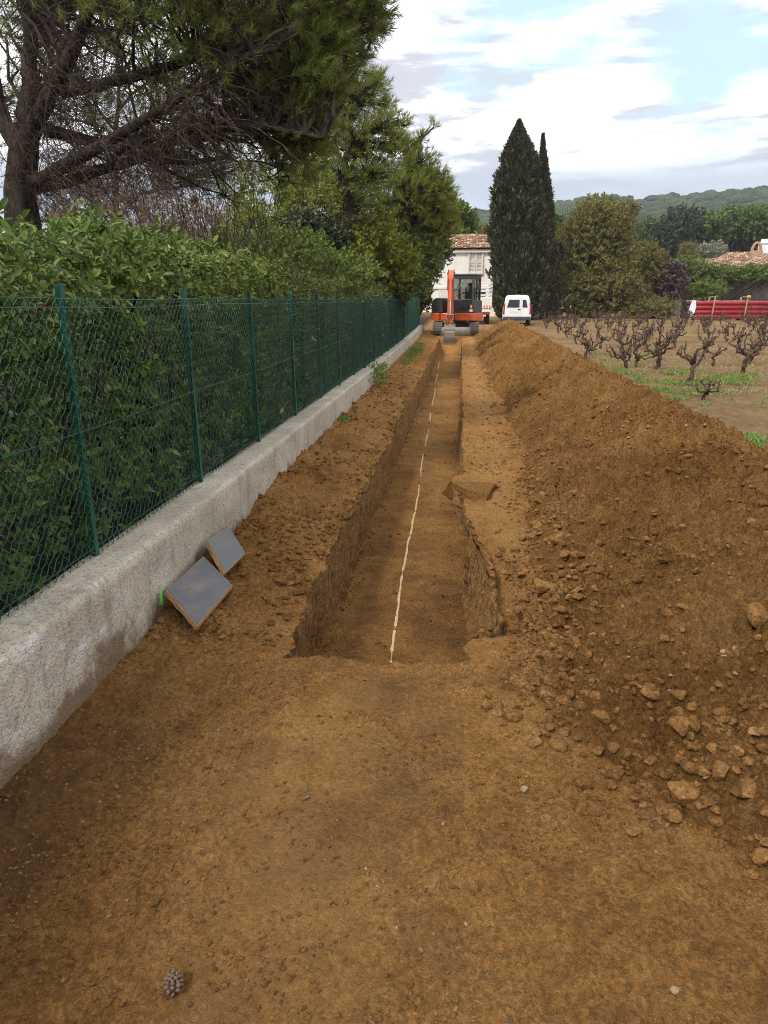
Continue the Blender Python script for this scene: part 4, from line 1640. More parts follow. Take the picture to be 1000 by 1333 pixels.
rtree('stone_pine', 'green umbrella pine half hidden behind the olive brown tree', 120,
      [(850, 300, 24, 12, 500, 0), (835, 305, 20, 12, 360, 0), (720, 300, 14, 14, 200, 0)], 'umbrella', .5, .3, 5, (845, 378), .3)
rtree('far_tree', 'dark tree under the umbrella pine beside the white chimney', 118,
      [(960, 328, 40, 16, 700, 0), (1005, 330, 34, 18, 500, 0)], 'dkgreen', .5, .3, 5, (965, 370), .3)
rtree('far_tree', 'green tree showing between cypress and olive brown tree', 75,
      [(722, 300, 10, 16, 200, 0), (718, 330, 10, 16, 200, 0)], 'umbrella', .35, .2, 5, (720, 400), .14)
rtree('far_tree', 'low yellowish tree above the white house roof by the cypress', 80,
      [(634, 304, 8, 5, 120, 0), (645, 303, 10, 6, 120, 0)], 'olive', .35, .2, 5, (636, 380), .14)

# ------------------------------------------------------------------ hills
RPX = [(200, 290), (560, 283), (600, 281), (640, 276), (690, 268), (740, 264), (800, 259), (860, 261), (900, 257), (950, 252), (1000, 250), (1150, 246), (1500, 260)]
_rx = np.array([at(a, b, 620)[0] for a, b in RPX])
_rz = np.array([at(a, b, 620)[2] for a, b in RPX]) - 6


def hill_z(x, y):
    rz = np.interp(x * 620 / np.maximum(y, 300), _rx, _rz)
    t = np.clip((y - 190) / 430, 0, 1.25)
    return .5 + rz * np.where(t < 1, t ** 1.25, 2 - t) + 4 * n2(x, y, .006, 4, 2.) * np.clip(t, 0, 1)


def hills():
    xs = np.linspace(-420, 620, 150)
    ys = np.linspace(185, 720, 80)
    X, Y = np.meshgrid(xs, ys)
    Z = hill_z(X, Y) - 1.0 * (Y < 200)
    tag(MB().grid(np.stack([X, Y, Z], -1)).build('hills', mat('hill_scrub', (.05, .065, .03), .95, spec=.1), None, True), kind='structure')
    mb = MB()
    n = 2600
    y = 230 + 400 * rng.random(n) ** .7
    x = rng.uniform(-.10, .52, n) * y
    rad = rng.uniform(3.2, 6.6, n)
    h = rng.uniform(3.5, 8.5, n)
    z = hill_z(x, y)
    v0, f = ICO[3]
    for k in range(10):
        ix = np.where(np.arange(n) % 10 == k)[0]
        v = v0 * (1 + .26 * fbm(v0 * 2.3 + k * 5, 4))[:, None]
        v = v * np.array([1, 1, .55])
        v[:, 2] = np.where(v[:, 2] < 0, v[:, 2] * .6, v[:, 2])
        a = rng.random(len(ix)) * 6.28
        c, s = np.cos(a)[:, None], np.sin(a)[:, None]
        q = v[None] * rad[ix][:, None, None]
        q = np.stack([q[..., 0] * c - q[..., 1] * s, q[..., 0] * s + q[..., 1] * c, q[..., 2]], -1)
        q += np.stack([x[ix], y[ix], z[ix] + h[ix]], 1)[:, None]
        mb.add(q, (f[None] + (np.arange(len(ix)) * len(v))[:, None, None]).reshape(-1, 3))
    def fb(g, p):
        ge = g.n('ShaderNodeNewGeometry')
        nz = g.noise(ge.outputs['Position'], .9, 5, .75)
        c = g.mix(ge.outputs['Random Per Island'], (.035, .065, .020), (.085, .13, .04))
        g.set(p, 'Base Color', g.mix(g.ss(nz, .4, .65), g.mix(.6, c, (.012, .02, .01)), c))
        bn = g.n('ShaderNodeBump', i_Height=nz)
        bn.inputs['Strength'].default_value = 1.0
        bn.inputs['Distance'].default_value = 2.0
        g.set(p, 'Normal', bn)
    tag(mb.build('hill_forest', mat('hill_canopy', (.05, .08, .03), .9, spec=.1, build=fb), None, False), kind='stuff')


hills()

# ================================================================== VINEYARD
def make_vine(seed):
    global rng
    keep = rng
    rng = np.random.default_rng(seed)
    mb = MB()
    h = rng.uniform(.30, .42)
    head = np.array([rng.normal() * .07, rng.normal() * .05, h])
    t = curve((0, 0, -.08), head, 10, 0, .5)
    r = np.linspace(.044, .038, 10) * rng.uniform(.85, 1.2, 10)
    r[-1] = .03
    mb.tubes(t[None], r[None], 8, True)
    na = rng.integers(4, 7)
    a0 = rng.random() * 6
    for i in range(na):
        a = a0 + i * 2 * pi / na + rng.normal() * .3
        L = rng.uniform(.22, .42)
        d = np.array([math.cos(a), math.sin(a), 0])
        e = head + d * L * rng.uniform(.6, 1.1) + np.array([0, 0, L * rng.uniform(.3, 1.0)])
        b = curve(head - np.array([0, 0, .06]), e, 9, 0, .55, head + d * L * .7 + np.array([0, 0, .04]))
        rr = np.linspace(.027, .014, 9) * rng.uniform(.75, 1.3, 9)
        rr[-1] *= 1.3
        mb.tubes(b[None], rr[None], 7, True)
        for _ in range(rng.integers(2, 4)):                 # pruned spurs
            j = rng.integers(5, 9)
            s1 = b[j] + (unit(1)[0] * .7 + np.array([0, 0, .7])) * rng.uniform(.06, .16)
            mb.tubes(curve(b[j], s1, 4, 0, .15)[None], np.array([[.017, .013, .012, .009]]), 5, True)
    rng = keep
    return mb


vp = [make_vine(40 + k).build('vine_stump', M['vine'], None, True) for k in range(12)]
VG = 'bare vine stumps in the vineyard'
named = [(893, 499, 'gnarled forked vine stump nearest the heap, standing at the weedy green patch', 1.05),
         (857, 482, 'gnarled vine stump with a thick straight trunk just behind the weedy green patch', 1.15),
         (965, 486, 'thick tilted vine stump standing alone near the right picture edge', 1.2),
         (812, 480, 'vine stump with hooked arms beside the crest of the heap', 1.0),
         (826, 478, 'twin armed vine stump just right of the hooked one', .9),
         (766, 463, 'low spreading vine stump behind the heap crest', .85),
         (929, 477, 'small slender vine stump left of the thick tilted one', .8)]
spots = []
for px, py, lab, sc in named:
    q = onz(px, py, .02)
    spots.append((q[0], q[1], lab, sc))
cnt = 0
for row in range(16):
    yy = 20.5 + row * 1.8
    xx = 3.3 + (row % 2) * .4
    while xx < .48 * yy + 1.0:
        x, y = xx + rng.normal() * .14, yy + rng.normal() * .22
        xx += 1.12
        if rng.random() < .08 or any((x - a) ** 2 + (y - b) ** 2 < 1.1 for a, b, *_ in spots) or yy > 49 or x < 2.9 + .035 * yy:
            continue
        spots.append((x, y, None, rng.uniform(.72, .98)))
for k, (x, y, lab, sc) in enumerate(spots):
    o = vp[k] if k < 12 else vp[k % 12].copy()
    if k >= 12:
        COL.objects.link(o)
    o.location = (x, y, float(terr(y)))
    o.rotation_euler = (rng.normal() * .14, rng.normal() * .16, rng.uniform(0, 6.28))
    o.scale = (sc * 1.05, sc * 1.05, sc * rng.uniform(.9, 1.2))
    tag(o, lab or 'gnarled dark vine stump among the bare vines of the vineyard', 'vine', VG)

o = thing('broken_vine', 'dark cut vine root lying at the edge of the field behind the heap', 'vine root', (*onz(917, 520, 0), 0.0))
make_vine(91).xform(np.diag([.7, .7, .55])).build('stump', M['vine'], o, True)


def blades(name, pts, m, n, L, W):
    mb = MB()
    P = np.repeat(pts, n, 0) + rng.normal(size=(len(pts) * n, 3)) * np.array([.05, .05, 0])
    P[:, 2] = np.maximum(P[:, 2], terr(P[:, 1]) - .02)
    D = np.array([0, 0, 1]) + .8 * unit(len(P))
    D[:, 2] = np.abs(D[:, 2])
    mb.leaves(P, D, unit(len(P)) + np.array([0, -.3, .6]), L * rng.uniform(.5, 1.2, len(P)), W, .2, 'rhomb')
    return tag(mb.build(name, G[m]), kind='stuff')


def patch(px0, px1, py0, py1, n, thr=0., s=1.2):
    out = []
    for _ in range(n):
        q = onz(rng.uniform(px0, px1), rng.uniform(py0, py1), .02)
        out.append((q[0], q[1], float(terr(q[1])) + .01))
    out = np.array(out)
    return out[(n2(out[:, 0], out[:, 1], s, 3, 3.) + .12 * rng.normal(size=len(out))) > thr]


def wall_foot():
    pts = []
    for k in range(120):
        y = rng.uniform(18, 26)
        pts.append((-1.42 + rng.normal() * .08, y, float(terr(y)) + .10))
    for k in range(50):
        y = 13.6 + rng.normal() * .25
        pts.append((-1.52 + rng.normal() * .06, y, float(terr(y)) + rng.uniform(.08, .5)))
    for k in range(14):
        pts.append((-1.53, 9.4 + rng.normal() * .1, .13))
    return np.array(pts)


wp = np.concatenate([patch(800, 915, 478, 522, 800, .12), patch(905, 985, 488, 502, 260, .05), patch(965, 1000, 568, 592, 90, -.1), patch(770, 860, 455, 480, 180, .1), patch(915, 1000, 505, 530, 140, .25)])
blades('weeds', wp, 'weed', 9, .085, .026)
blades('wall_weeds', wall_foot(), 'weed', 8, .10, .022)
xy = []
while len(xy) < 5200:
    y = 14 + 40 * rng.random() ** 1.3
    x = rng.uniform(2.9, .46 * y + 1)
    xy.append((x, y))
xy = np.array(xy)
xy = xy[n2(xy[:, 0], xy[:, 1], .5, 3, 8.) + .1 * rng.normal(size=len(xy)) > -.12]
blades('dry_grass', np.stack([xy[:, 0], xy[:, 1], terr(xy[:, 1]) + .005], 1), 'straw', 4, .10, .014)

# ================================================================== BUILT THINGS
def plaster(name, a, b_, sc=1.2):
    def bb(g, p):
        pos = g.n('ShaderNodeNewGeometry').outputs['Position']
        n = g.math('ADD', g.math('MULTIPLY', g.noise(pos, sc, 6, .65), .6), g.math('MULTIPLY', g.noise(g.mapping(pos, (3, 3, .4)), sc, 5, .6), .4))
        g.set(p, 'Base Color', g.mix(g.ss(n, .38, .64), a, b_))
    return mat(name, a, .9, spec=.2, build=bb)


M['render'] = plaster('white_render', (.72, .69, .63), (.82, .80, .75))
M['greywall'] = plaster('grey_roughcast', (.12, .105, .095), (.20, .175, .16), 1.6)
def tile_b(g, p):
    ge = g.n('ShaderNodeNewGeometry')
    pos = ge.outputs['Position']
    f = g.math('ADD', g.math('MULTIPLY', ge.outputs['Random Per Island'], .6), g.math('MULTIPLY', g.noise(pos, 2.5, 5, .7), .4))
    cr = g.n('ShaderNodeValToRGB', i_Fac=f)
    e = cr.color_ramp.elements
    e[0].position, e[0].color = .15, (.15, .075, .045, 1)
    e[1].position, e[1].color = .8, (.46, .34, .23, 1)
    k = e.new(.5)
    k.color = (.31, .18, .11, 1)
    g.set(p, 'Base Color', cr.outputs[0])
M['tile'] = mat('roman_tile', rough=.9, spec=.15, build=tile_b)
M['shutter'] = paint('shutter_paint', (.64, .61, .54), .6, amt=.4, dirt=(.30, .28, .24), scale=2)
M['white'] = paint('white_paint', (.74, .74, .74), .3, amt=.25, dirt=(.42, .38, .32), scale=2)
M['cream'] = paint('cream_paint', (.66, .64, .57), .45, amt=.45, dirt=(.36, .30, .23), scale=3)
M['orange'] = paint('orange_paint', (.62, .10, .022), .38, amt=.45, dirt=(.28, .13, .06), scale=5)
M['dkgrey'] = paint('dark_grey_paint', (.033, .036, .042), .42, amt=.5, dirt=(.13, .11, .085), scale=4)
M['black'] = paint('black_rubber', (.016, .016, .016), .75, amt=.5, dirt=(.09, .075, .055), scale=6)
M['track'] = paint('track_steel', (.15, .125, .10), .75, .2, amt=.7, dirt=(.24, .17, .10), scale=8)
M['bucket'] = paint('worn_steel', (.20, .18, .15), .5, .5, amt=.75, dirt=(.22, .15, .085), scale=7)
M['steel'] = paint('polished_rod', (.55, .55, .55), .25, .9, amt=.2)
M['glass'] = mat('dark_glass', (.022, .027, .03), .06, spec=.6)
def clear_b(g, p):
    out = g.t.nodes['Material Output']
    tr = g.n('ShaderNodeBsdfTransparent')
    tr.inputs[0].default_value = (.72, .80, .78, 1)
    gl = g.n('ShaderNodeBsdfGlossy')
    gl.inputs['Roughness'].default_value = .05
    mx = g.n('ShaderNodeMixShader', i_0=.14, i_1=tr, i_2=gl)
    g.t.links.new(mx.outputs[0], out.inputs['Surface'])
M['clear'] = mat('cab_glass', (.8, .9, .9), .05, build=clear_b)
M['redlens'] = mat('red_lens', (.42, .012, .014), .25)
M['amber'] = mat('amber_lens', (.75, .33, .03), .3)
M['plate'] = paint('plate_white', (.66, .66, .62), .5, amt=.3)
M['redpipe'] = paint('red_duct', (.32, .014, .022), .42, amt=.25, dirt=(.55, .20, .18), scale=2)
M['pipecap'] = mat('pipe_inside', (.02, .012, .012), .8)
M['wrap'] = paint('white_wrap', (.70, .72, .76), .4, amt=.3, dirt=(.4, .42, .46), scale=5)
M['strap'] = paint('strap_timber', (.36, .25, .13), .8, amt=.4, dirt=(.26, .17, .09), scale=4)
M['yellow'] = paint('yellow_plastic', (.62, .42, .06), .5, amt=.3)
M['redwhite'] = mat('hazard_stripes', build=lambda g, p: g.set(p, 'Base Color', g.mix(g.math('GREATER_THAN', g.n('ShaderNodeTexWave', i_Vector=g.mapping(g.n('ShaderNodeTexCoord').outputs['Object'], (1, 0, 1)), i_Scale=2.0).outputs['Fac'], .5), (.66, .62, .56), (.55, .12, .05))), rough=.5)


def tiled_slope(mb, a, b, c, d, w=.22, l=.36):
    """barrel tiles over the quad a-b (eaves, left to right), d-c (ridge)"""
    a, b, c, d = [np.asarray(q, float) for q in (a, b, c, d)]
    nu = max(2, int(max(np.linalg.norm(b - a), np.linalg.norm(c - d)) / w))
    nv = max(2, int(np.linalg.norm(((d + c) - (a + b)) / 2) / l))
    nrm = np.cross(b - a, (d + c - a - b) / 2)
    nrm /= np.linalg.norm(nrm)
    K = 6
    th = np.linspace(0, pi, K)
    def pt(u, v):
        return (a * (1 - u) + b * u) * (1 - v) + (d * (1 - u) + c * u) * v
    for i in range(nu):
        for j in range(nv):
            v0, v1 = j / nv, (j + 1.12) / nv
            u0, u1 = i / nu, (i + 1) / nu
            jit = rng.normal() * .008
            P = []
            for v, lift in ((v0, .05), (v1, .015)):
                row = []
                for t in th:
                    uu = (u0 + u1) / 2 - math.cos(t) * (u1 - u0) * .52
                    row.append(pt(uu, min(v, 1.02)) + nrm * (math.sin(t) * .085 + lift + jit))
                P.append(row)
            mb.grid(np.array(P))
    return mb


def window(parent, x, y, z, w, h, shut=True):
    """on a wall facing -Y; (x, z) centre"""
    f = MB()
    for dx, dz, sx, sz in ((-w / 2, 0, .10, h + .10), (w / 2, 0, .10, h + .10), (0, h / 2, w - .10, .10), (0, -h / 2 - .02, w + .16, .12)):
        f.box((x + dx, y - .05, z + dz), (sx, .12 if dz > -h / 4 else .2, sz), None, .008, 1)
    wf = f.build('window', M['shutter'], parent)
    for s_ in (-1, 1):
        mb = MB()
        cx_ = x + s_ * w / 4
        mb.box((cx_ - w / 4 + .05, y - .03, z), (.07, .05, h - .06))
        mb.box((cx_ + w / 4 - .05, y - .03, z), (.07, .05, h - .06))
        for zz in (-.5, 0, .5):
            mb.box((cx_, y - .03, z + zz * (h - .14)), (w / 2 - .17, .05, .10))
        for k in range(16):
            mb.box((cx_, y - .015, z - h / 2 + .1 + (h - .2) * k / 15), (w / 2 - .17, .02, (h - .2) / 15 * .62), np.array([[1, 0, 0], [0, .8, -.5], [0, .5, .8]]))
        mb.build('shutter', M['shutter'], wf)
    return wf


def house():
    Y = 56.0
    xl, xr = at(540, 330, Y)[0], at(664, 330, Y)[0]
    ze = at(600, 325, Y)[2]
    zr = at(600, 307.5, Y + 3)[2]
    o = thing('white_house', 'white two storey house with a tiled roof and one shuttered window', 'house', ((xl + xr) / 2, Y + 3, float(terr(Y))))
    off = -np.array(o.location)
    mb = MB().box(((xl + xr) / 2, Y + 3, ze / 2 - .1), (xr - xl, 6, ze + .2))
    # gable ends under the ridge
    for x in (xl + .002, xr - .002):
        mb.add([(x, Y, ze - .01), (x, Y + 6, ze - .01), (x, Y + 3, zr - .12)], np.array([[0, 1, 2]]))
    mb.move(off).build('wall', M['render'], o)
    r = MB()
    tiled_slope(r, (xl - .2, Y - .35, ze + .02), (xr + .2, Y - .35, ze + .02), (xr + .2, Y + 3, zr), (xl - .2, Y + 3, zr))
    tiled_slope(r, (xr + .2, Y + 6.35, ze + .02), (xl - .2, Y + 6.35, ze + .02), (xl - .2, Y + 3, zr), (xr + .2, Y + 3, zr))
    n = int((xr - xl) / .4)
    for k in range(n):
        x = xl + (xr - xl) * k / n
        r.rod((x, Y + 3, zr + .06), (x + .43, Y + 3, zr + .05), .11, 8, .10)
    r.move(off).build('roof', M['tile'], o)
    # genoise cornice under the eaves and a string course
    MB().box(((xl + xr) / 2, Y - .10, ze - .12), (xr - xl + .1, .196, .20), None, .02, 1).move(off).build('cornice', M['render'], o)
    zb = at(580, 375, Y)[2]
    MB().box(((xl + xr) / 2, Y - .05, zb), (xr - xl + .06, .097, .14), None, .01, 1).move(off).build('string_course', M['cream'], o)
    c = at(619.5, 341, Y)
    w = window(o, c[0] + off[0], Y + off[1], c[2] + off[2], 1.0, 1.55)
    c = at(580, 402, Y)
    MB().box((c[0], Y - .03, 1.5), (1.1, .06, 2.1), None, .01, 1).move(off).build('door', M['shutter'], o)


house()


def farm():
    Y = 74.0
    g0 = float(terr(Y))
    o = thing('tiled_house', 'low house with hipped terracotta roofs behind the grey wall', 'house', (at(940, 340, Y)[0], Y + 4, g0))
    off = -np.array(o.location)
    def q(px, py, dy=0.):
        return at(px, py, Y + dy)
    xa, xb = q(868, 350)[0], q(1060, 350)[0]
    ze = q(940, 351)[2]
    MB().box(((xa + xb) / 2, Y + 5, ze / 2), (xb - xa - .8, 8, ze), None).move(off).build('wall', M['render'], o)
    r = MB()
    zl = q(912, 338, 5)[2]
    # left wing, lower, and right wing with a hip
    tiled_slope(r, (xa, Y, ze + .05), (q(957, 350)[0], Y, ze + .05), (q(957, 337, 5)[0], Y + 5, zl), (q(888, 337, 5)[0], Y + 5, zl), .34, .5)
    zr = q(960, 329, 6.5)[2]
    xh, xk = q(962, 352)[0], q(948, 329, 6.5)[0]
    tiled_slope(r, (xh - 1.2, Y - .6, ze), (xb, Y - .6, ze), (xb, Y + 6.5, zr), (xk, Y + 6.5, zr), .34, .5)
    tiled_slope(r, (xh - 1.2, Y + 10, ze), (xh - 1.2, Y - .6, ze), (xk, Y + 6.5, zr), (xk, Y + 6.6, zr), .34, .5)
    r.move(off).build('roof', M['tile'], o)
    c = q(994, 325, 6)
    ch = MB().box((c[0], Y + 6, c[2] - .2), (.9, .7, 1.5), None, .04)
    ch.box((c[0], Y + 6, c[2] + .62), (1.1, .9, .14), None, .02)
    ch.box((c[0], Y + 6, c[2] + .85), (.6, .5, .3), None, .05)
    ch.move(off).build('chimney', M['white'], o)
    c = q(985, 325, 5.6)
    ch = MB()
    a = np.linspace(0, pi, 9)
    P = np.stack([c[0] + .42 * np.cos(a), np.full(9, Y + 5.6), c[2] - .1 + .75 * np.sin(a)], 1)
    ch.tubes(P[None], np.full((1, 9), .14), 6, True)
    ch.box((c[0], Y + 5.6, c[2] - .45), (1.1, .6, .7), None, .03)
    ch.move(off).build('chimney', M['tile'], o)


farm()


def garden_wall():
    Y = 61.5
    x0, x1 = at(845, 380, Y)[0], at(1180, 380, Y)[0]
    z = at(940, 362, Y)[2]
    n = 60
    xs = np.linspace(x0, x1, n)
    mb = MB()
    prof = [(Y, -.2), (Y, z - .12), (Y + .05, z - .02), (Y + .15, z), (Y + .25, z - .02), (Y + .3, z - .12), (Y + .3, -.2)]
    P = np.array([[(x, a, b) for a, b in prof] for x in xs])
    P[..., 2] += np.where(P[..., 2] > 1, .05 * n2(P[..., 0], P[..., 0] * 0, .5, 3), 0)
    mb.grid(P)
    mb.add(P[0], [np.arange(7)[None][0]])
    o = mb.build('garden_wall', M['greywall'], None, False)
    tag(o, 'tall rough grey garden wall behind the red pipes', 'wall')


garden_wall()


def pipes():
    Y = 50.0
    zt = at(940, 391.5, Y)[2]
    g0 = float(terr(Y))
    x0 = at(892, 400, Y)[0]
    Lp = 6.0
    d = (zt - g0 - .08) / 4
    o = thing('pipe_bundle', 'strapped bundle of long red plastic pipes at the far edge of the vineyard', 'pipes', (x0, Y, g0))
    for r in range(4):
        for k in range(4):
            mb = MB()
            y, z = .6 - k * d, .08 + d / 2 + r * d
            a = np.arange(15) / 14 * 2 * pi
            sh = rng.normal() * .02
            ring = lambda x, q: np.stack([np.full(15, x), y + q * np.cos(a), z + q * np.sin(a)], 1)
            mb.grid(np.array([ring(.12 + sh, d * .42), ring(sh, d * .42), ring(sh, d * .485), ring(.25 + sh, d * .485), ring(.27 + sh, d * .47), ring(Lp + sh, d * .47), ring(Lp + sh, d * .42)]))
            p = mb.build('pipe', M['redpipe'], o, True)
            MB().rod((-.03 + sh, y, z), (.22 + sh, y, z), d * .492, 14).build('end_cap', M['pipecap'], p)
    yf = .6 - 3.5 * d - .02
    mb = MB()
    xs = [.16, .22, .32, .42, .48]
    zz = np.linspace(.06, zt - g0 + .03, 12)
    P = np.array([[(x + .05 * math.sin(z * 5 + x * 9) + .10 * (z - .5) * (1 if x > .1 else .6), yf - .02 - .02 * math.sin(x * 20 + z * 13), z) for x in xs] for z in zz])
    mb.grid(P)
    top = np.array([[(x + .06, y, zt - g0 + .01 + .01 * math.sin(y * 9 + x * 7)) for x in xs] for y in np.linspace(yf, .7, 8)])
    mb.grid(top)
    mb.build('wrap', M['wrap'], o)
    mb = MB()
    tp = np.array([[(x, y, zt - g0 + .012) for x in np.linspace(.5, Lp - .1, 30)] for y in np.linspace(yf + .2, .5, 6)])
    tp[..., 2] += .012 * n2(tp[..., 0], tp[..., 1], 2, 3)
    mb.grid(tp).build('sheet', M['wrap'], o)
    for k, (x, tilt) in enumerate(((1.62, .06), (3.62, .05), (5.55, 0.))):
        mb = MB()
        h = zt - g0 + (.22 if k < 2 else .30)
        Mx = np.array([[1, 0, tilt], [0, 1, 0], [0, 0, 1]])
        mb.box((x, yf - .06, h / 2), (.075, .06, h), Mx, .006, 1)
        mb.box((x, .68, h / 2), (.075, .06, h), Mx, .006, 1)
        mb.box((x - .14 + tilt * h / 2, yf - .06, h + .02), (.36, .07, .05), None, .005, 1)
        mb.box((x, .27 - .0, .03), (.08, 1.5, .05), None, .005, 1)
        sf = mb.build('strap_frame', M['strap'], o)
        if k == 1:
            MB().box((x + tilt * h, yf - .08, h + .03), (.22, .12, .14), None, .03).build('clip', M['yellow'], sf)


pipes()


def crane():
    c = at(938, 262, 640)
    o = thing('tower_crane', 'tiny pale tower crane on the skyline of the right hill', 'crane', (c[0], 640, float(hill_z(np.array([c[0]]), np.array([640.]))[0])))
    top = at(938, 252, 640)[2] - o.location[2]
    def lattice(a, b, w, n):
        mb = MB()
        a, b = np.asarray(a, float), np.asarray(b, float)
        d = (b - a) / np.linalg.norm(b - a)
        u = np.cross(d, [0, 1, 0])
        u = u / np.linalg.norm(u)
        for s_ in (-1, 1):
            for y in (-w / 2, w / 2):
                q = u * s_ * w / 2 + np.array([0, y, 0])
                mb.rod(a + q, b + q, .13, 4)
        for k in range(n):
            p0, p1 = a + (b - a) * k / n, a + (b - a) * (k + 1) / n
            s_ = 1 if k % 2 else -1
            mb.rod(p0 + u * s_ * w / 2, p1 - u * s_ * w / 2, .10, 4)
        return mb
    lattice((0, 0, 0), (0, 0, top), 1.4, 14).build('mast', M['plate'], o)
    lattice((-9, 0, top), (19, 0, top + 2.2), 1.2, 18).build('jib', M['plate'], o)
    MB().box((-7.5, 0, top - .6), (3, 1.4, 1.6), None, .1).build('counterweight', M['greywall'], o)
    MB().rod((0, 0, top), (0, 0, top + 4), .2, 5).build('apex', M['plate'], o)
    MB().box((.9, -.9, top - 1), (1.3, 1.3, 1.8), None, .1).build('cab', M['plate'], o)


crane()

# ------------------------------------------------------------------ excavator
def rotz(a):
    return np.array([[math.cos(a), -math.sin(a), 0], [math.sin(a), math.cos(a), 0], [0, 0, 1]])


def excavator():
    Yf = 32.6
    c = at(593, 440, Yf)
    o = thing('excavator', 'orange and dark grey tracked mini excavator at the far end of the trench', 'excavator', (c[0], Yf, float(terr(Yf)) - .02))
    # crawler tracks
    for x in (-.80, .80):
        h, Ln = .56, 2.5
        r = h / 2
        path = []
        n1 = 22
        for t in np.linspace(0, 1, 14, endpoint=False):
            path.append((r + t * (Ln - 2 * r), 0, 0))
        for t in np.linspace(0, 1, 9, endpoint=False):
            a = -pi / 2 + t * pi
            path.append((Ln - r + r * math.cos(a), r + r * math.sin(a), a + pi / 2))
        for t in np.linspace(0, 1, 14, endpoint=False):
            path.append((Ln - r - t * (Ln - 2 * r), h, pi))
        for t in np.linspace(0, 1, 9, endpoint=False):
            a = pi / 2 + t * pi
            path.append((r + r * math.cos(a), r + r * math.sin(a), a + pi / 2))
        mb = MB()
        for y, z, a in path:
            ca, sa = math.cos(a), math.sin(a)
            Mx = np.array([[1, 0, 0], [0, ca, -sa], [0, sa, ca]])
            mb.box((x, y, z + .0), (.42, .125, .03), Mx, .006, 1)
            nrm = np.array([0, sa, -ca])
            mb.box(np.array([x, y, z]) + nrm * .025, (.42, .03, .035), Mx, .004, 1)
        t_ = mb.build('crawler_track', M['track'], o)
        fr = MB().box((x, Ln / 2, r), (.22, Ln - .7, .24), None, .03)
        fr.build('track_frame', M['dkgrey'], t_)
        for y in (r, Ln - r):
            MB().rod((x - .12, y, r), (x + .12, y, r), r - .05, 16).build('idler_wheel', M['track'], t_)
        for k in range(4):
            y = .55 + k * .47
            MB().rod((x - .1, y, .12), (x + .1, y, .12), .09, 12).build('roller', M['track'], t_)
    MB().box((0, 1.25, .40), (1.2, .9, .26), None, .04).rod((0, 1.25, .50), (0, 1.25, .68), .48, 20).build('undercarriage', M['dkgrey'], o)
    bl = MB()
    P = np.array([[(x, -.22 - .07 * math.cos((z - .2) * 7), z) for z in np.linspace(.04, .40, 7)] for x in (-.62, .62)])
    bl.grid(P)
    P2 = P + np.array([0, .03, 0])
    bl.grid(P2[::-1])
    bl.box((-.63, -.22, .22), (.03, .12, .38), None, .005, 1).box((.63, -.22, .22), (.03, .12, .38), None, .005, 1)
    bl.box((-.35, .2, .25), (.10, .8, .10)).box((.35, .2, .25), (.10, .8, .10))
    bl.build('dozer_blade', M['bucket'], o)
    # upper structure turned about the slew ring
    U = rotz(-.24)
    pv = np.array([0, 1.25, 0])
    def up(mb):
        return mb.move(-pv).xform(U, pv)
    # orange skirt: rounded plan outline
    outl = [(-.95, .42), (-.90, .30), (-.55, .26), (-.50, .42), (.10, .42), (.16, .22), (.95, .20), (1.02, .28), (1.02, 2.2)] + \
           [(1.02 * math.cos(a), 2.2 + .55 * math.sin(a)) for a in np.linspace(.1, pi - .1, 12)] + [(-.97, 2.2)]
    up(MB().prism(outl, .66, .98, 'z', .035)).build('skirt', M['orange'], o)
    rear = [(-.93, 1.5)] + [(-.93, 2.15)] + [(.98 * math.cos(a), 2.15 + .52 * math.sin(a)) for a in np.linspace(pi - .12, .12, 12)] + [(.95, 1.75), (-.3, 1.75), (-.3, 1.5)]
    up(MB().prism(rear, .985, 1.52, 'z', .06)).build('counterweight', M['dkgrey'], o)
    # engine and tank cover left of the boom, rounded shoulder
    prof = [(-.93, .985), (-.93, 1.38), (-.88, 1.52), (-.78, 1.60), (-.60, 1.63), (-.44, 1.60), (-.42, 1.5), (-.42, .985)]
    up(MB().prism(prof, .38, 1.48, 'y', .03)).build('hood', M['dkgrey'], o)
    gr = MB()
    for k in range(6):
        gr.box((-.68, .375, 1.08 + k * .06), (.30, .012, .025))
    up(gr).build('grille', M['black'], o)
    # cab: pillars, roof, sills, panes
    x0, x1, y0, y1, z0, z1 = -.02, 1.0, .30, 1.72, .985, 2.62
    fr = MB()
    for x, y, dx in ((x0 + .04, y0 + .04, .08), (x1 - .045, y0 + .04, .09), (x0 + .04, y1 - .05, .10), (x1 - .05, y1 - .05, .10)):
        fr.box((x, y, (z0 + z1) / 2), (dx, .09, z1 - z0 - .12), None, .02)
    fr.box((x1 - .04, 1.0, (z0 + z1) / 2), (.06, .07, z1 - z0 - .12), None, .01)
    for z in (z0 + .05, z0 + .50, z1 - .14):
        for a, b in (((x0 + x1) / 2, y0 + .04), ((x0 + x1) / 2, y1 - .05)):
            if b > 1 or z != z0 + .5:
                fr.box((a, b, z), (x1 - x0 - .19, .07, .09), None, .01)
        for x in (x0 + .04, x1 - .04):
            fr.box((x, (y0 + y1) / 2, z), (.055, y1 - y0 - .20, .09), None, .01)
    fr.box(((x0 + x1) / 2, y0 + .035, z0 + .56), (x1 - x0 - .19, .05, .05), None, .01)
    up(fr).build('cab_frame', M['dkgrey'], o)
    up(MB().box(((x0 + x1) / 2, (y0 + y1) / 2, z1 - .04), (x1 - x0 + .06, y1 - y0 + .08, .09), None, .035, 3)).build('cab_roof', M['dkgrey'], o)
    pn = lambda c, d: up(MB().box(c, d)).build('cab_window', M['clear'], o)
    pn(((x0 + x1) / 2, y0 + .015, z0 + 1.05), (x1 - x0 - .18, .008, .90))
    pn(((x0 + x1) / 2, y1 - .03, z0 + 1.02), (x1 - x0 - .2, .008, .92))
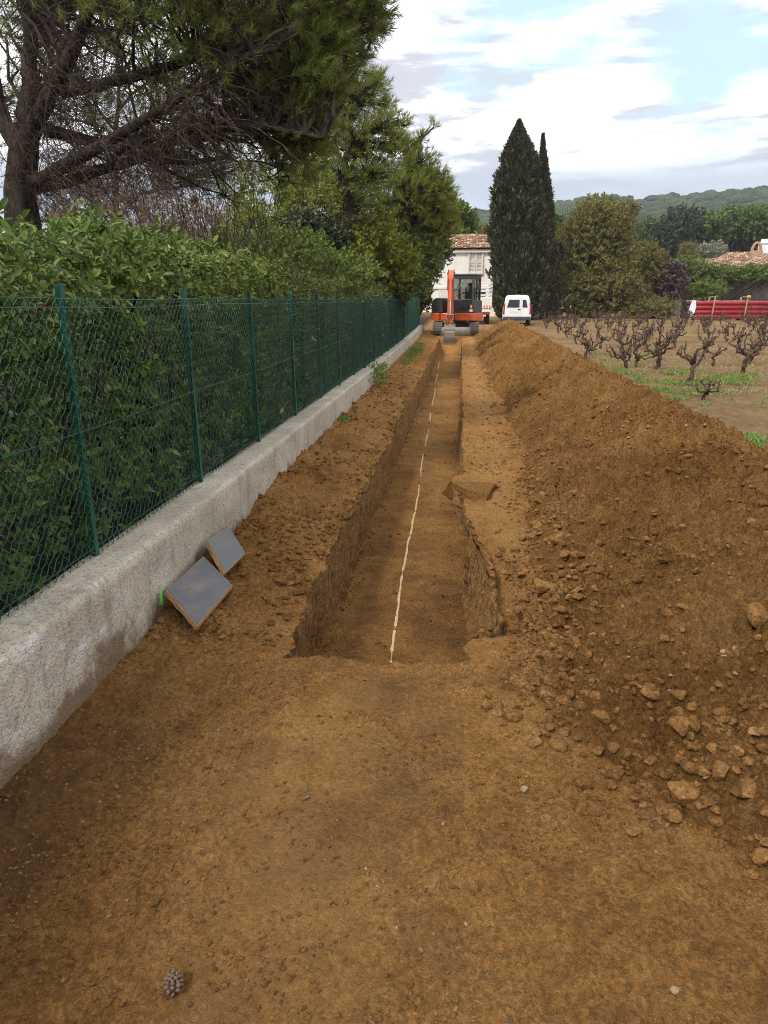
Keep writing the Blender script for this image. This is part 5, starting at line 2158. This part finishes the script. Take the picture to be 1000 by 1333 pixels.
    pn((x0 + .02, 1.0, z0 + 1.02), (.008, 1.15, .92))
    pn((x1 - .02, .68, z0 + 1.02), (.008, .56, .92))
    pn((x1 - .02, 1.34, z0 + 1.02), (.008, .58, .92))
    up(MB().box(((x0 + x1) / 2, y0 + .018, z0 + .30), (x1 - x0 - .19, .02, .44), None, .004, 1)).build('lower_window', M['glass'], o)
    up(MB().box((x1 - .018, (y0 + y1) / 2, z0 + .27), (.03, y1 - y0 - .22, .38), None, .008, 1)).build('door_panel', M['dkgrey'], o)
    up(MB().rod((x1 + .02, .62, z0 + .55), (x1 + .02, .62, z0 + .80), .014, 6)).build('door_handle', M['black'], o)
    st = MB().box((.56, 1.22, z0 + .42), (.48, .48, .14), None, .05).box((.56, 1.45, z0 + .78), (.46, .14, .66), np.array([[1, 0, 0], [0, .97, .2], [0, -.2, .97]]), .05).box((.56, 1.50, z0 + 1.2), (.26, .1, .18), None, .04)
    up(st).build('seat', M['black'], o)
    lv = MB()
    for x in (.28, .84):
        lv.box((x, 1.0, z0 + .42), (.14, .30, .22), None, .03).rod((x, .92, z0 + .5), (x, .86, z0 + .78), .016, 6).rod((x, .86, z0 + .76), (x, .86, z0 + .86), .03, 8)
    up(lv).build('control_lever', M['black'], o)
    up(MB().rod((.9, y0 - .02, z0 + .20), (.9, y0 - .02, z0 + .34), .045, 8)).build('indicator', M['amber'], o)
    up(MB().box((.9, y0 - .02, z0 + .10), (.14, .03, .10), None, .01, 1)).build('work_lamp', M['plate'], o)
    mr = MB().rod((x1 - .02, y0, z1 - .45), (x1 + .22, y0 - .10, z1 - .45), .012, 6).box((x1 + .22, y0 - .10, z1 - .55), (.13, .03, .24), None, .012, 1)
    up(mr).build('mirror', M['black'], o)
    # swing bracket, boom, arm, bucket in the plane x = bx facing the viewer
    bx = -.24
    MB().box((bx, .10, .72), (.30, .36, .40), None, .05).rod((bx, .02, .45), (bx, .02, .95), .10, 12).build('swing_bracket', M['dkgrey'], o)
    def plate(poly, w, m, nm, par=o, bev=.02):
        return MB().prism(poly, bx - w / 2, bx + w / 2, 'x', bev).build(nm, m, par)
    def thick(pts, ws):
        pts = np.array(pts)
        T = np.gradient(pts, axis=0)
        T /= np.linalg.norm(T, axis=1)[:, None]
        N_ = np.stack([-T[:, 1], T[:, 0]], 1) * np.array(ws)[:, None] / 2
        return [tuple(q) for q in pts + N_] + [tuple(q) for q in (pts - N_)[::-1]]
    bo = plate(thick([(.05, .88), (-.12, 1.55), (-.50, 2.20), (-1.05, 2.70), (-1.55, 2.98)], [.22, .36, .42, .32, .20]), .27, M['orange'], 'boom')
    ar = plate(thick([(-1.32, 3.10), (-1.60, 2.85), (-1.78, 2.0), (-1.86, 1.2), (-1.90, .62)], [.22, .40, .30, .22, .16]), .22, M['orange'], 'arm')
    cy = MB().rod((bx, -.20, .95), (bx, -.62, 1.75), .065, 10)
    cy.build('cylinder', M['orange'], bo)
    MB().rod((bx, -.62, 1.75), (bx, -.80, 2.15), .035, 10).build('piston', M['steel'], bo)
    MB().rod((bx, -.65, 2.62), (bx, -1.15, 3.05), .06, 10).build('cylinder', M['dkgrey'], bo)
    cy = MB().rod((bx, -1.86, 2.72), (bx, -2.02, 1.72), .058, 10).box((bx, -1.85, 2.72), (.16, .1, .14), None, .02)
    cy.build('cylinder', M['orange'], ar)
    MB().rod((bx, -2.02, 1.72), (bx, -2.08, 1.02), .034, 10).build('piston', M['steel'], ar)
    hs = MB()
    for s_ in (-1, 1):
        P = np.array([(bx + s_ * .09, -.35, 2.35), (bx + s_ * .12, -.9, 2.95), (bx + s_ * .12, -1.55, 3.18), (bx + s_ * .125, -1.85, 2.7), (bx + s_ * .125, -2.0, 2.2)])
        hs.tubes(P[None], np.full((1, 5), .018), 6)
    hs.build('hose', M['black'], bo)
    MB().rod((bx - .16, -1.46, 3.0), (bx + .16, -1.46, 3.0), .07, 12).build('pin', M['dkgrey'], ar)
    lk = MB()
    for s_ in (-1, 1):
        lk.prism(thick([(-2.08, 1.02), (-2.12, .80), (-2.08, .55)], [.07, .08, .07]), bx + s_ * .13 - .015, bx + s_ * .13 + .015, 'x')
        lk.prism(thick([(-2.08, 1.02), (-1.88, .85)], [.07, .07]), bx + s_ * .10 - .012, bx + s_ * .10 + .012, 'x')
    lk.rod((bx - .15, -2.08, 1.02), (bx + .15, -2.08, 1.02), .035, 8).rod((bx - .15, -1.90, .62), (bx + .15, -1.90, .62), .035, 8)
    lk.build('bucket_linkage', M['bucket'], ar)
    # bucket shell: curved back towards the viewer, mouth facing the machine, teeth down
    prof = [(-1.86, .58), (-2.02, .60), (-2.16, .48), (-2.24, .25), (-2.26, 0.0), (-2.20, -.22), (-2.06, -.38), (-1.86, -.46)]
    pr = np.array(prof)
    w = .44
    bk = MB()
    outer = np.array([[(bx + sx * w / 2, a, b) for a, b in pr] for sx in (-1, 1)])
    cen = pr.mean(0)
    inn = pr + (cen - pr) / np.linalg.norm(cen - pr, axis=1)[:, None] * .02
    inner = np.array([[(bx + sx * (w / 2 - .015), a, b) for a, b in inn] for sx in (1, -1)])
    bk.grid(outer).grid(inner)
    for sx in (-1, 1):
        bk.prism([tuple(q) for q in pr], bx + sx * w / 2 - .012, bx + sx * w / 2 + .012, 'x')
    for z in (.36, .06, -.2):
        bk.box((bx, np.interp(z, pr[::-1, 1], pr[::-1, 0]) - .012 - .25 * 0, z), (w, .02, .035), None, .004, 1)
    bu = bk.build('bucket', M['bucket'], o)
    for k in range(4):
        x = bx - w / 2 + .05 + k * (w - .1) / 3
        MB().prism([(-1.92, -.43), (-1.80, -.44), (-1.70, -.56), (-1.78, -.56)], x - .03, x + .03, 'x').build('tooth', M['bucket'], bu)


excavator()
for o_ in list(bpy.data.objects):
    # the boom is folded low: bring its top down to cab height and a bit
    q_ = o_
    while q_ and q_.name not in ('boom', 'arm'):
        q_ = q_.parent
    if q_:
        for v_ in o_.data.vertices:
            if v_.co.z > .62:
                v_.co.z = .62 + (v_.co.z - .62) * .82


# ------------------------------------------------------------------ van
def wheel(parent, c, r, w, rim='plate'):
    x, y, z = c
    a = np.arange(25) / 24 * 2 * pi
    rings = [(-w / 2, r * .62), (-w / 2, r * .93), (-w / 2 * .8, r), (w / 2 * .8, r), (w / 2, r * .93), (w / 2, r * .62)]
    P = np.array([[(x + dx, y + q * math.cos(t), z + q * math.sin(t)) for t in a] for dx, q in rings])
    t_ = MB().grid(P).build('wheel', M['black'], parent, True)
    MB().rod((x - w / 2 * .85, y, z), (x + w / 2 * .85, y, z), r * .63, 18).build('rim', M[rim], t_)


def van():
    Y = 41.0
    c = at(674, 390, Y)
    g0 = float(terr(Y))
    o = thing('white_van', 'small white van parked behind the heap with its rear doors toward us', 'van', (c[0], Y, g0), R(-3))
    o.scale = (.93, .93, .96)
    H = 1.68
    # body sections along its length: (y, z bottom, z shoulder, z top, half width low, half width top)
    secs = [(0.0, .34, 1.0, 1.52, .79, .66), (.05, .30, 1.0, 1.64, .82, .66), (.22, .28, 1.0, 1.68, .825, .67), (1.2, .26, .98, 1.70, .83, .69), (2.1, .26, .98, 1.68, .83, .68), (2.55, .26, .98, 1.60, .83, .64),
            (3.15, .26, .96, 1.02, .82, .66), (3.8, .28, .80, .84, .78, .62), (4.0, .34, .62, .66, .70, .56)]
    P = []
    for y, zb, zs, zt, wl_, wt in secs:
        ring = []
        for s_ in (1,):
            pts = [(-wl_ + .06, zb), (-wl_, zb + .10), (-wl_ - .0, (zb + zs) / 2), (-wl_ + .01, zs), (-(wl_ + wt) / 2 + .02, (zs + zt) / 2), (-wt - .0, zt - .12), (-wt + .06, zt - .03), (-wt + .20, zt), (0, zt + .02)]
        pts = pts + [(-a, b) for a, b in pts[-2::-1]]
        P.append([(a, y, b) for a, b in pts])
    P = np.array(P)
    mb = MB().grid(P)
    for i in (0, -1):
        mb.add(P[i], [np.arange(P.shape[1])[::-1 if i == 0 else 1]])
    mb.build('body', M['white'], o, True)
    def quad(pts, y, th=.02):
        m = MB()
        lo = [(x, y, z) for x, z in pts]
        n = len(pts)
        m.prism([(x, z) for x, z in pts], y - th, y, 'y', min(.008, th * .3))
        return m
    # rear doors proud of the body, two thirds and one third
    dl = quad([(-.70, .52), (.20, .52), (.20, 1.56), (-.52, 1.56), (-.60, 1.50), (-.72, 1.02)], .004, .03).build('rear_door', M['white'], o)
    dr = quad([(.225, .52), (.70, .52), (.72, 1.02), (.60, 1.50), (.52, 1.56), (.225, 1.56)], .004, .03).build('rear_door', M['white'], o)
    quad([(-.60, 1.02), (.12, 1.02), (.12, 1.44), (-.47, 1.44)], -.028, .010).build('window', M['glass'], dl)
    quad([(.30, 1.02), (.60, 1.02), (.49, 1.44), (.30, 1.44)], -.028, .010).build('window', M['glass'], dr)
    quad([(-.42, .72), (.10, .72), (.10, .83), (-.42, .83)], -.028, .012).build('number_plate', M['plate'], dl)
    MB().box((.10, -.045, .92), (.17, .03, .05), None, .01, 1).build('handle', M['black'], dl)
    MB().rod((-.2, -.045, 1.0), (.02, -.05, 1.10), .010, 5).build('wiper', M['black'], dl)
    for s_ in (-1, 1):
        quad([(s_ * .73, .66), (s_ * .815, .66), (s_ * .80, 1.10), (s_ * .725, 1.28), (s_ * .70, 1.28)], -.002, .035).build('tail_light', M['redlens'], o)
        MB().rod((s_ * .40, .3, 1.72), (s_ * .40, 1.9, 1.72), .012, 6).build('roof_rail', M['dkgrey'], o)
        m = MB().prism([(.5, 1.04), (1.6, 1.04), (1.6, 1.46), (.5, 1.44)], s_ * .785 - .008, s_ * .785 + .008, 'x')
        m.build('side_window', M['glass'], o)
        MB().box((s_ * .93, 2.55, 1.08), (.16, .10, .18), None, .03).build('mirror', M['black'], o)
        for y in (.62, 3.2):
            wheel(o, (s_ * .72, y, .30), .30, .17)
    MB().box((0, -.045, .42), (1.60, .13, .20), None, .04, 3).build('bumper', M['dkgrey'], o)
    MB().prism([(2.58, 1.60), (3.12, 1.06), (3.10, 1.03), (2.54, 1.56)], -.58, .58, 'x').build('windscreen', M['glass'], o)


van()


def truck():
    Y = 42.5
    c = at(618, 390, Y)
    g0 = float(terr(Y))
    o = thing('tipper_truck', 'cream flatbed truck with hazard stripes parked behind the excavator', 'truck', (c[0], Y, g0))
    hw = .98
    ch = MB().box((-.36, 2.2, .62), (.14, 4.6, .20), None, .01, 1).box((.36, 2.2, .62), (.14, 4.6, .20), None, .01, 1).box((0, .12, .62), (1.7, .10, .16), None, .01, 1)
    ch.build('chassis', M['black'], o)
    MB().box((0, 1.5, .86), (2 * hw, 3.0, .12), None, .01, 1).build('bed', M['cream'], o)
    tg = MB().box((0, .02, 1.22), (2 * hw, .05, .58), None, .012, 1)
    for x in (-.6, 0, .6):
        tg.box((x, -.012, 1.22), (.06, .03, .52), None, .006, 1)
    tg.build('tailgate', M['cream'], o)
    for s_ in (-1, 1):
        MB().box((s_ * (hw - .02), 1.52, 1.22), (.045, 2.9, .58), None, .012, 1).build('side_board', M['cream'], o)
        MB().box((s_ * .70, .03, .62), (.36, .08, .13), None, .01, 1).build('tail_light', M['redlens'], o)
        for y in (.85, 3.7):
            wheel(o, (s_ * .78, y, .34), .34, .22)
    rk = MB()
    for z in (1.62, 1.86, 2.08, 2.26):
        rk.box((0, 2.96, z), (2 * hw, .04, .07), None, .006, 1)
        rk.box((0, .06, z), (2 * hw, .04, .06), None, .006, 1)
    for x in (-hw + .03, 0, hw - .03):
        rk.box((x, 3.0, 1.60), (.05, .03, 1.42), None, .006, 1)
        rk.box((x, .10, 1.60), (.05, .03, 1.42), None, .006, 1)
    rk.build('rack', M['cream'], o)
    MB().box((0, -.035, .98), (2 * hw - .06, .02, .16), None, .004, 1).build('hazard_board', M['redwhite'], o)
    MB().box((0, -.03, .74), (2 * hw - .1, .05, .12), None, .02).build('bumper', M['cream'], o)
    MB().box((.42, .04, .50), (.50, .02, .11), None, .004, 1).build('number_plate', M['plate'], o)
    cab = [(3.12, .55), (3.12, 2.05), (3.3, 2.18), (4.2, 2.15), (4.75, 1.35), (4.95, 1.2), (4.95, .55)]
    MB().prism(cab, -.90, .90, 'x', .05).build('cab', M['white'], o)
    MB().box((0, 3.105, 1.75), (1.4, .012, .42), None, .004, 1).build('rear_window', M['glass'], o)


truck()


# ------------------------------------------------------------------ haze
hm = bpy.data.materials.new('haze')
hm.use_nodes = True
hm.node_tree.nodes.clear()
ho = hm.node_tree.nodes.new('ShaderNodeOutputMaterial')
hv = hm.node_tree.nodes.new('ShaderNodeVolumePrincipled')
hv.inputs['Color'].default_value = (.86, .92, 1.0, 1)
hv.inputs['Density'].default_value = .0003
hm.node_tree.links.new(hv.outputs[0], ho.inputs['Volume'])
tag(MB().box((100, 320, 53), (1600, 1000, 112)).build('haze', hm), kind='stuff')
